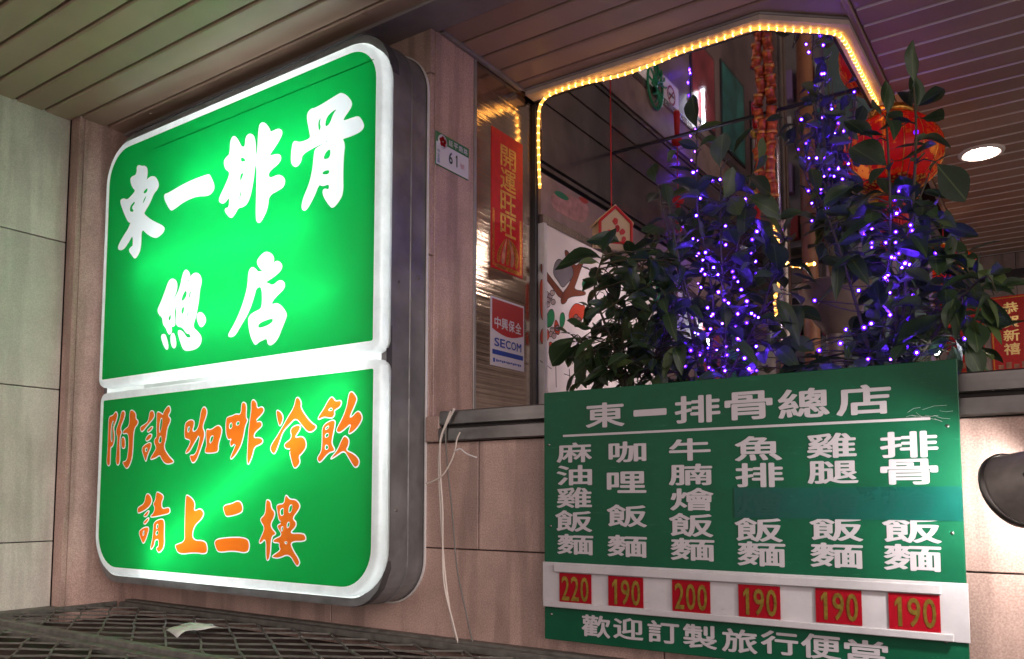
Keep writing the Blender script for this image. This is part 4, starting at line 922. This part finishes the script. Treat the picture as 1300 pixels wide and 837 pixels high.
# ================================================================== PLANTS
LM, N_, L_ = mat('leaf_green'); b_ = N_['Principled BSDF']; oi = N_.new('ShaderNodeObjectInfo')
rp = N_.new('ShaderNodeValToRGB'); e = rp.color_ramp.elements; e[0].position = 0; e[0].color = (.028, .058, .026, 1); e[1].position = 1; e[1].color = (.13, .20, .055, 1)
k_ = rp.color_ramp.elements.new(.72); k_.color = (.05, .10, .04, 1)
L_.new(oi.outputs['Random'], rp.inputs[0]); tc = N_.new('ShaderNodeTexCoord'); nz = N_.new('ShaderNodeTexNoise'); nz.inputs['Scale'].default_value = 28; L_.new(tc.outputs['Object'], nz.inputs[0])
wv = N_.new('ShaderNodeTexWave'); wv.inputs['Scale'].default_value = 22; wv.inputs['Distortion'].default_value = 1.5; L_.new(tc.outputs['Object'], wv.inputs[0])
mx = N_.new('ShaderNodeMix'); mx.data_type = 'RGBA'; mx.blend_type = 'MULTIPLY'; mx.inputs[0].default_value = .45; L_.new(rp.outputs[0], mx.inputs[6]); L_.new(nz.outputs[0], mx.inputs[7]); sx = N_.new('ShaderNodeSeparateXYZ'); ab = N_.new('ShaderNodeMath'); ab.operation = 'ABSOLUTE'; vr = N_.new('ShaderNodeMapRange'); vr.inputs[1].default_value = .006; vr.inputs[2].default_value = .018; vr.inputs[3].default_value = .55; vr.inputs[4].default_value = 0
L_.new(tc.outputs['Object'], sx.inputs[0]); L_.new(sx.outputs['Y'], ab.inputs[0]); L_.new(ab.outputs[0], vr.inputs[0])
mv = N_.new('ShaderNodeMix'); mv.data_type = 'RGBA'; mv.inputs[7].default_value = (.14, .20, .07, 1); L_.new(vr.outputs[0], mv.inputs[0]); L_.new(mx.outputs[2], mv.inputs[6]); L_.new(mv.outputs[2], b_.inputs['Base Color'])
b_.inputs['Roughness'].default_value = .34; b_.inputs['Specular IOR Level'].default_value = .55
bp = N_.new('ShaderNodeBump'); bp.inputs['Strength'].default_value = .2; bp.inputs['Distance'].default_value = .003; L_.new(wv.outputs['Fac'], bp.inputs['Height']); L_.new(bp.outputs[0], b_.inputs['Normal'])
tl = N_.new('ShaderNodeBsdfTranslucent'); L_.new(mx.outputs[2], tl.inputs[0]); ms = N_.new('ShaderNodeMixShader'); ms.inputs[0].default_value = .22
L_.new(b_.outputs[0], ms.inputs[1]); L_.new(tl.outputs[0], ms.inputs[2]); L_.new(ms.outputs[0], N_['Material Output'].inputs[0])
def leaf_mesh(wid, droop, fold, peak, wave):
    """unit-length leaf along +x, face up, petiole at the origin"""
    bm = bmesh.new(); n = 9; rows = []
    for i in range(n+1):
        t = i/n; u = max(0, (t-.12)/.88)
        w = 0 if u <= 0 else wid*(math.sin(math.pi*u**peak)**.75)*(1 if u < .999 else 0)
        z = -droop*t*t+.02*math.sin(t*7+wave); yo = wave*.03*math.sin(t*4)
        if w < .012: w = .012
        rows.append([bm.verts.new((t, yo+s*w, z+fold*abs(s)*w+(.012*math.sin(t*16+wave) if abs(s) == 1 else 0))) for s in (-1, -.5, 0, .5, 1)])
    for a, b in zip(rows, rows[1:]):
        for j in range(4): bm.faces.new((a[j], a[j+1], b[j+1], b[j]))
    me = bpy.data.meshes.new('leaf'); bm.to_mesh(me); bm.free(); me.materials.append(LM)
    me.polygons.foreach_set('use_smooth', [True]*len(me.polygons)); return me
LEAVES = [leaf_mesh(.24, .22, .35, 1.15, 0), leaf_mesh(.27, .35, .25, 1.3, 1.3), leaf_mesh(.21, .12, .5, 1.0, 2.2), leaf_mesh(.25, .5, .3, 1.2, 3.9), leaf_mesh(.29, .2, .15, 1.45, 5), leaf_mesh(.22, .75, .45, 1.1, .7), leaf_mesh(.26, -.25, .3, 1.25, 2.9), leaf_mesh(.2, .4, .7, 1.05, 4.4)]
def leaf_at(plant, p, d, size, roll=None, kind=None):
    d = Vector(d).normalized(); up = Vector((0, 0, 1))
    if abs(d.z) > .96: up = Vector((0, -1, 0))
    s = up.cross(d).normalized(); n = d.cross(s)
    R = Matrix((d, s, n)).transposed().to_4x4() @ Matrix.Rotation(random.gauss(0, .5) if roll is None else roll, 4, 'X')
    return inst('leaf', random.choice(LEAVES) if kind is None else LEAVES[kind], Matrix.Translation(p) @ R @ Matrix.Diagonal((size, size*random.uniform(.8, 1.15), size*random.uniform(.6, 1.5), 1)), plant)
def inside(p, pg):
    x, y = p; c = False
    for i in range(len(pg)):
        (x1, y1), (x2, y2) = pg[i-1], pg[i]
        if (y1 > y) != (y2 > y) and x < (x2-x1)*(y-y1)/(y2-y1)+x1: c = not c
    return c
def plant(name, label, stems, env, nleaf, ymid, big, size=(.072, .125), spread=.19, group='potted plants in the planter trough'):
    """stems: pixel polylines read at depth ymid; env: outline the extra leaves fill; big: leaves placed one by one"""
    base = aty(*stems[0][0], ymid); base.z = .19
    o = empty(name, base, label, 'plant', group); bm = bmesh.new(); paths = []
    for s in stems:
        pts = []; dy = random.uniform(-spread, spread)
        for i, (x, y) in enumerate(s): pts.append(aty(x, y, ymid+dy*(i/(len(s)-1))))
        b0 = Vector((base.x+random.uniform(-.08, .08), base.y+random.uniform(-.06, .06), .19))
        sp = spline([b0]+pts, 8); paths.append(sp); add_tube(bm, sp, .0075, 6, True, .0025)
    # leaves along the upper two thirds of each stem, alternating
    cnt = 0
    for sp in paths:
        n = len(sp); ang = random.uniform(0, 6)
        for i in range(int(n*.38), n, 3):
            t = (sp[min(i+1, n-1)]-sp[i-1]).normalized(); ang += 2.4
            s = t.cross(Vector((0, -1, .1))).normalized(); f = t.cross(s)
            d = t*.35+(s*math.cos(ang)+f*math.sin(ang))*.9+Vector((0, 0, -.05))
            leaf_at(o, sp[i], d, random.uniform(*size)); cnt += 1
        leaf_at(o, sp[-1], (sp[-1]-sp[-3]), random.uniform(*size))
    xs = [p[0] for p in env]; ys = [p[1] for p in env]; k = 0
    while k < nleaf:
        x, y = random.uniform(min(xs), max(xs)), random.uniform(min(ys), max(ys))
        if not inside((x, y), env): continue
        p = aty(x, y, ymid+random.uniform(-spread, spread)); k += 1
        best = min((q for sp in paths for q in sp[2:]), key=lambda q: (q-p).length+max(0, q.z-p.z)*.6)
        d = (p-best); d = d.normalized() if d.length > 1e-4 else Vector((1, 0, 0))
        m_ = (best+p)/2+Vector((0, 0, .012)); add_tube(bm, [best, m_, p], .0026, 4, False, .0014)
        leaf_at(o, p, d+Vector((random.gauss(0, .45), random.gauss(0, .45)-.15, random.gauss(-.15, .4))), random.uniform(*size))
    for (x, y, x2, y2, dy, sz) in big:                 # leaf base, leaf tip
        p, q_ = aty(x, y, ymid+dy), aty(x2, y2, ymid+dy-.03)
        best = min((v for sp in paths for v in sp[2:]), key=lambda v: (v-p).length)
        add_tube(bm, [best, (best+p)/2+Vector((0, 0, .01)), p], .0028, 4, False, .0016)
        leaf_at(o, p, q_-p, (q_-p).length*sz*.92, random.uniform(-.5, .5)+.9)
    obj('stems', bm, M['stem'], o, True)
    return o
plant('leafy_shrub', 'broad leafed dark green shrub wound with violet lights, left of the two tall ones',
  [[(900, 480), (905, 380), (885, 260), (885, 165)], [(890, 480), (870, 380), (845, 280), (835, 235)], [(915, 480), (930, 360), (945, 260), (960, 205)], [(880, 490), (830, 420), (790, 350), (770, 320)], [(925, 480), (965, 400), (985, 340), (995, 300)], [(905, 480), (880, 400), (862, 330), (850, 265)], [(920, 480), (920, 400), (915, 300), (915, 215)]],
  [(855, 250), (900, 230), (960, 250), (1000, 320), (1010, 420), (1000, 478), (800, 490), (790, 420), (820, 340)], 250, 2.86,
  [(880, 172, 912, 146, -.05, 1), (862, 190, 842, 205, -.05, 1), (890, 190, 862, 178, -.08, 1.05), (935, 225, 985, 232, -.1, 1), (930, 200, 950, 155, -.05, 1), (945, 250, 990, 268, -.1, 1), (915, 225, 880, 240, -.1, 1), (905, 260, 868, 215, -.06, 1), (985, 280, 1012, 262, -.05, 1)])
plant('leafy_shrub', 'low bushy green shrub in front of the stained glass panel',
  [[(790, 490), (775, 430), (755, 370), (765, 325)], [(790, 490), (755, 450), (725, 425)], [(800, 490), (810, 420), (815, 350), (820, 310)], [(795, 490), (790, 430), (780, 390)], [(810, 490), (840, 440), (860, 400)]],
  [(755, 345), (800, 315), (850, 325), (870, 400), (860, 485), (745, 488), (715, 450), (735, 420), (760, 400)], 215, 2.78,
  [(733, 425, 700, 470, -.1, 1), (738, 430, 726, 492, -.12, 1), (748, 430, 745, 488, -.1, 1), (770, 330, 715, 318, -.1, 1.05), (790, 310, 752, 300, .0, 1), (760, 365, 742, 350, -.1, 1), (765, 390, 740, 405, -.12, 1), (775, 350, 800, 335, -.1, 1), (760, 440, 762, 492, -.1, 1), (785, 440, 790, 490, -.1, 1), (805, 330, 770, 340, -.1, 1)], (.068, .118))
plant('leafy_shrub', 'tall dark green shrub before the red lantern, with drooping leaves',
  [[(1120, 470), (1125, 380), (1130, 280), (1128, 200), (1125, 150)], [(1140, 470), (1150, 360), (1160, 240), (1163, 165), (1160, 110)], [(1110, 470), (1085, 380), (1060, 300), (1040, 250)], [(1150, 470), (1190, 390), (1210, 330), (1225, 320)], [(1130, 470), (1140, 380), (1150, 300), (1180, 220)], [(1155, 475), (1205, 400), (1236, 362), (1254, 350)], [(1150, 480), (1200, 440), (1235, 440)]],
  [(1060, 260), (1100, 240), (1160, 245), (1200, 300), (1232, 340), (1240, 370), (1236, 440), (1215, 462), (1110, 475), (1010, 478), (1012, 432), (1092, 428), (1096, 350), (1040, 330)], 255, 2.72,
  [(1163, 140, 1158, 96, -.1, 1.1), (1165, 150, 1205, 160, -.12, 1.05), (1185, 205, 1232, 258, -.15, .9), (1130, 215, 1075, 188, -.12, 1.1), (1135, 205, 1195, 198, -.1, 1.05), (1118, 150, 1116, 122, -.05, 1), (1110, 180, 1075, 150, -.05, 1), (1145, 160, 1128, 138, -.1, 1), (1085, 235, 1045, 262, -.1, 1), (1150, 255, 1198, 268, -.15, 1), (1262, 370, 1252, 345, -.15, 1.2), (1265, 372, 1302, 352, -.18, 1.1), (1262, 375, 1232, 395, -.15, 1.1), (1215, 330, 1180, 345, -.15, 1), (1222, 330, 1240, 322, -.1, 1), (1205, 395, 1160, 440, -.2, 1.2), (1222, 435, 1246, 462, -.18, 1.2), (1225, 400, 1240, 440, -.15, 1.1), (1150, 300, 1190, 292, -.12, 1), (1185, 362, 1150, 340, -.15, 1.1), (1100, 300, 1060, 305, -.12, 1), (1260, 400, 1225, 372, -.1, 1)], (.072, .128))
# indoor plant on a ribbed bowl, hung with violet bulbs too
bw = aty(1058, 362, 3.55)
ip = empty('bowl_planter', (bw.x, bw.y, bw.z-.2), 'brown ribbed bowl planter standing behind the right-hand shrub', 'planter')
BWM = plain('brown_bowl', (.16, .11, .09), .5, 0, .5, .25, 14)
lathe('bowl', [(0, -.215), (.035, -.21), (.05, -.19), (.09, -.14), (.125, -.07), (.142, -.005), (.15, .0), (.142, .004), (.132, -.006), (.1, -.03), (0, -.03)], BWM, ip, Matrix.Translation(bw), 40)
lathe('foot', [(.05, GROUND-bw.z), (.06, GROUND-bw.z), (.045, GROUND-bw.z+.08), (.03, -.4), (.035, -.21)], BWM, ip, Matrix.Translation(bw), 24)
hp = empty('indoor_plant', (bw.x, bw.y, bw.z-.03), 'dark fine-leaved plant under the mirrored ceiling, strung with violet lights', 'plant')
bm = bmesh.new(); tips = []
for k in range(20):
    a = random.uniform(0, 6.28); r = random.uniform(.03, .17); top = Vector((bw.x-.03+r*math.cos(a), bw.y+r*math.sin(a)*.8, random.uniform(1.50, 1.80)))
    sp = spline([bw+Vector((0, 0, -.03)), bw+Vector((0, 0, .28))+Vector((r*.3*math.cos(a), r*.3*math.sin(a), 0)), top], 8); add_tube(bm, sp, .006, 5, True, .002); tips.append(sp)
    for i in range(7, len(sp)):
        for q_ in range(1):
            d = Vector((random.gauss(0, 1), random.gauss(0, 1), random.gauss(.1, .5))); leaf_at(hp, sp[i], d, random.uniform(.06, .10))
obj('stems', bm, M['stem'], hp, True)

# ================================================================== VIOLET STRING LIGHTS
VB = glow('violet_bulb', (.11, .02, 1.0), 300)
VH, N_, L_ = mat('violet_halo'); N_.remove(N_['Principled BSDF']); e_ = N_.new('ShaderNodeEmission'); t_ = N_.new('ShaderNodeBsdfTransparent'); x_ = N_.new('ShaderNodeMixShader')  # bulb halo put in as a faint emissive shell
e_.inputs[0].default_value = (.075, .006, .9, 1); e_.inputs[1].default_value = 2.6; x_.inputs[0].default_value = .38
L_.new(t_.outputs[0], x_.inputs[1]); L_.new(e_.outputs[0], x_.inputs[2]); L_.new(x_.outputs[0], N_['Material Output'].inputs[0])
bm = bmesh.new(); bmesh.ops.create_icosphere(bm, subdivisions=1, radius=.0031); n_ = len(bm.faces)
bmesh.ops.create_icosphere(bm, subdivisions=2, radius=.0075); bm.faces.ensure_lookup_table()
for f_ in bm.faces[n_:]: f_.material_index = 1
vb_me = bpy.data.meshes.new('bulb'); bm.to_mesh(vb_me); bm.free(); vb_me.materials.append(VB); vb_me.materials.append(VH)
VBS = [vb_me, vb_me]
for st_v in (120, 45, 620):
    m_v = vb_me.copy(); m_v.materials[0] = glow('violet_bulb', (.11, .02, 1.0), st_v); VBS.append(m_v)
VW = plain('string_wire', (.03, .02, .05), .5)
def lights(label, pts):
    o = empty('string_light', pts[0], label, 'string lights', 'violet string lights wound through the plants')
    for p in pts: inst('bulb', random.choice(VBS), Matrix.Translation(p) @ Matrix.Scale(random.uniform(.75, 1.15), 4), o)
    bm = bmesh.new()
    for a, b in zip(pts, pts[1:]):
        m_ = (a+b)/2+Vector((random.gauss(0, .01), random.gauss(.02, .01), -.25*(a-b).length*random.random()))
        add_tube(bm, spline([a, m_, b], 4), .0013, 4, False)
    obj('wire', bm, VW, o)
P1 = [(880,219),(904,229),(914,228),(937,253),(946,253),(889,252),(884,274),(921,287),(952,285),(961,294),(887,322),(950,327),(954,322),(959,332),(939,330),(890,365),(941,368),(912,371),(905,399),(954,398),(934,415),(917,411),(937,430),(869,437),(877,445),(889,451),(894,457),(923,451),(922,440),(900,467),(888,478),(930,345),(915,308),(906,340),(925,385),(948,410),(898,425),(870,465),(945,455),(960,440),(910,445)]
P1 += [(random.gauss(912, 28), random.uniform(300, 476)) for _ in range(34)]
lights('violet string lights wound through the left tall shrub', [aty(x, y, 2.86+random.uniform(-.17, -.02)) for x, y in sorted(P1, key=lambda p: p[1]+random.uniform(-20, 20))])
P2 = [(1163,168),(1141,243),(1136,253),(1137,308),(1107,291),(1158,293),(1156,286),(1141,322),(1090,369),(1154,405),(1204,384),(1106,411),(1097,416),(1067,436),(1102,456),(1113,442),(1040,445),(1130,400),(1145,340),(1195,440),(1225,430)]
P2 += [(random.gauss(1125, 38), random.uniform(260, 460)) for _ in range(22)]
lights('violet string lights wound through the right-hand shrub', [aty(x, y, 2.72+random.uniform(-.16, -.04)) for x, y in sorted(P2, key=lambda p: p[1]+random.uniform(-20, 20))])
pts = []
for k in range(64):
    sp = random.choice(tips); pts.append(sp[random.randrange(9, len(sp))]+Vector((random.gauss(0, .03), random.gauss(-.02, .03), random.gauss(-.02, .02))))
pts.sort(key=lambda p: p.z)
lights('violet string lights on the indoor plant under the mirror', pts)
lights('violet string lights hanging down the inner wall past the no smoking sign', [Vector((-1.93+random.gauss(0, .02), 4.86+random.gauss(0, .03), 1.78-.055*k)) for k in range(16)])
WB = glow('white_bulb', (.9, .95, 1), 30)
bm = bmesh.new(); bmesh.ops.create_icosphere(bm, subdivisions=2, radius=.009, matrix=Matrix.Translation(aty(1189, 447, 2.66))); tag(obj('small_lamp', bm, WB), 'tiny white lamp glowing at the foot of the right-hand shrub', 'lamp')

# ================================================================== GRATING PLATFORM in front of the wall
GZ = -.520
gp = empty('grating_platform', (-2.0, 1.8, GROUND), 'raised platform topped with diamond steel grating at the foot of the wall', 'platform')
box('plinth', (-4.028, 2.9, 1.12, 2.38, GROUND, -.60), M['tray_rust'], gp)
box('tray', (-4.028, 2.9, 1.12, 2.398, -.5995, -.585), M['tray_rust'], gp)
L_D, S_D = .215, .140
bm = bmesh.new()
X0, X1, Ya, Yb = -4.02, 2.8, 1.16, 2.33
def strand(p, q_, r=.0036):
    d = (q_-p).normalized(); s = Vector((-d.y, d.x, 0))*r; up = Vector((0, 0, .006))
    v = [bm.verts.new(x) for x in (p-s, p+s, q_+s, q_-s, p-s-up, p+s-up, q_+s-up, q_-s-up)]
    for f in ((0, 1, 2, 3), (0, 3, 7, 4), (1, 5, 6, 2)): bm.faces.new([v[i] for i in f])
nx = int((X1-X0)/L_D); ny = int((Yb-Ya)/S_D)
for i in range(nx):
    for j in range(ny):
        cx, cy = X0+(i+.5)*L_D, Ya+(j+.5)*S_D; z = GZ
        l, r_, t, b = Vector((cx-L_D/2, cy, z)), Vector((cx+L_D/2, cy, z-.003)), Vector((cx, cy+S_D/2, z-.003)), Vector((cx, cy-S_D/2, z))
        def jt(v):
            h = math.sin(v.x*91.7+v.y*57.3)*43758.5; h2 = math.sin(v.x*37.1+v.y*83.9)*23421.6
            return v+Vector(((h-math.floor(h)-.5)*.014, (h2-math.floor(h2)-.5)*.012, (h+h2-math.floor(h+h2)-.5)*.004))
        for a, c in ((l, t), (t, r_), (r_, b), (b, l)): strand(jt(Vector((round(a.x, 3), round(a.y, 3), a.z))), jt(Vector((round(c.x, 3), round(c.y, 3), c.z))))
tag(obj('diamond_mesh', bm, M['grate'], gp), None, None, None, 'stuff')
box('cross_bar', (-4.02, 2.9, 1.640, 1.676, GZ+.0005, GZ+.020), M['grate'], gp, .002)
box('cross_bar', (-4.02, 2.9, 1.600, 1.6395, GZ-.02, GZ+.003), M['grate'], gp, .002)
box('front_angle', (-4.02, 2.9, 1.12, 1.16, GZ-.06, GZ+.008), M['grate'], gp, .002)
box('rear_angle', (-3.94, 2.9, 2.355, 2.397, GZ-.02, GZ+.012), M['grate'], gp, .002)
box('rear_angle', (-3.94, 2.9, 2.325, 2.3545, GZ-.02, GZ+.004), M['grate'], gp, .002)
box('side_angle', (-4.027, -3.945, 1.17, 2.32, GZ-.02, GZ+.008), M['grate'], gp, .002)
# ================================================================== LOOSE THINGS
bm = bmesh.new(); A_ = at(222, 806, 2, GZ+.012); B_ = at(280, 801, 2, GZ+.012); u = B_-A_; v = Vector((-u.y, u.x, 0))  .normalized()*.21
rows = []
for i in range(13):
    t = i/12; rows.append([bm.verts.new(A_+u*t+v*s*(1-.12*t)-v*.2+Vector((0, 0, .006+.014*math.sin(t*2.6)*(1-s*.4)+(.012*(1-t*8) if t < .125 else 0)*-1+.004*math.sin(t*9+s*3)))) for s in (0, .33, .66, 1)])
for a, b in zip(rows, rows[1:]):
    for j in range(3): bm.faces.new((a[j], a[j+1], b[j+1], b[j]))
pp = obj('paper_scrap', bm, M['paper'], None, True); so = pp.modifiers.new('thickness', 'SOLIDIFY'); so.thickness = .0006
tag(pp, 'curled white paper scrap lying on the grating', 'paper')
def cable(label, px, Y, r, mt, ends=None):
    pts = [aty(x, y, Y(i) if callable(Y) else Y) for i, (x, y) in enumerate(px)]
    o = tube('cable', spline(pts, 8), r, mt, None, 6); return tag(o, label, 'cable')
cable('pale cable hanging from the ledge corner down to the grating', [(577, 519), (570, 532), (560, 556), (557, 590), (559, 640), (564, 720), (572, 780), (580, 812), (588, 832)], 2.362, .0040, M['white_cable'])
cable('second pale cable twisted beside the first down the wall', [(572, 522), (565, 540), (559, 560), (559, 600), (562, 650), (563, 735), (575, 790), (584, 825)], 2.357, .0032, M['white_cable'])
cable('dark grey cable hanging beside the pale ones', [(574, 520), (566, 545), (568, 590), (574, 650), (580, 720), (590, 770), (600, 815), (609, 837)], 2.366, .0028, M['grey_cable'])
cable('short pale cable looped out of the lightbox side', [(541, 614), (552, 610), (563, 602), (573, 585), (578, 570), (580, 558), (584, 549)], 2.35, .0028, M['white_cable'])
cable('frayed stub of white wire twisted onto the short cable', [(577, 573), (584, 570), (592, 576), (605, 581)], 2.345, .0026, M['white_plastic'])
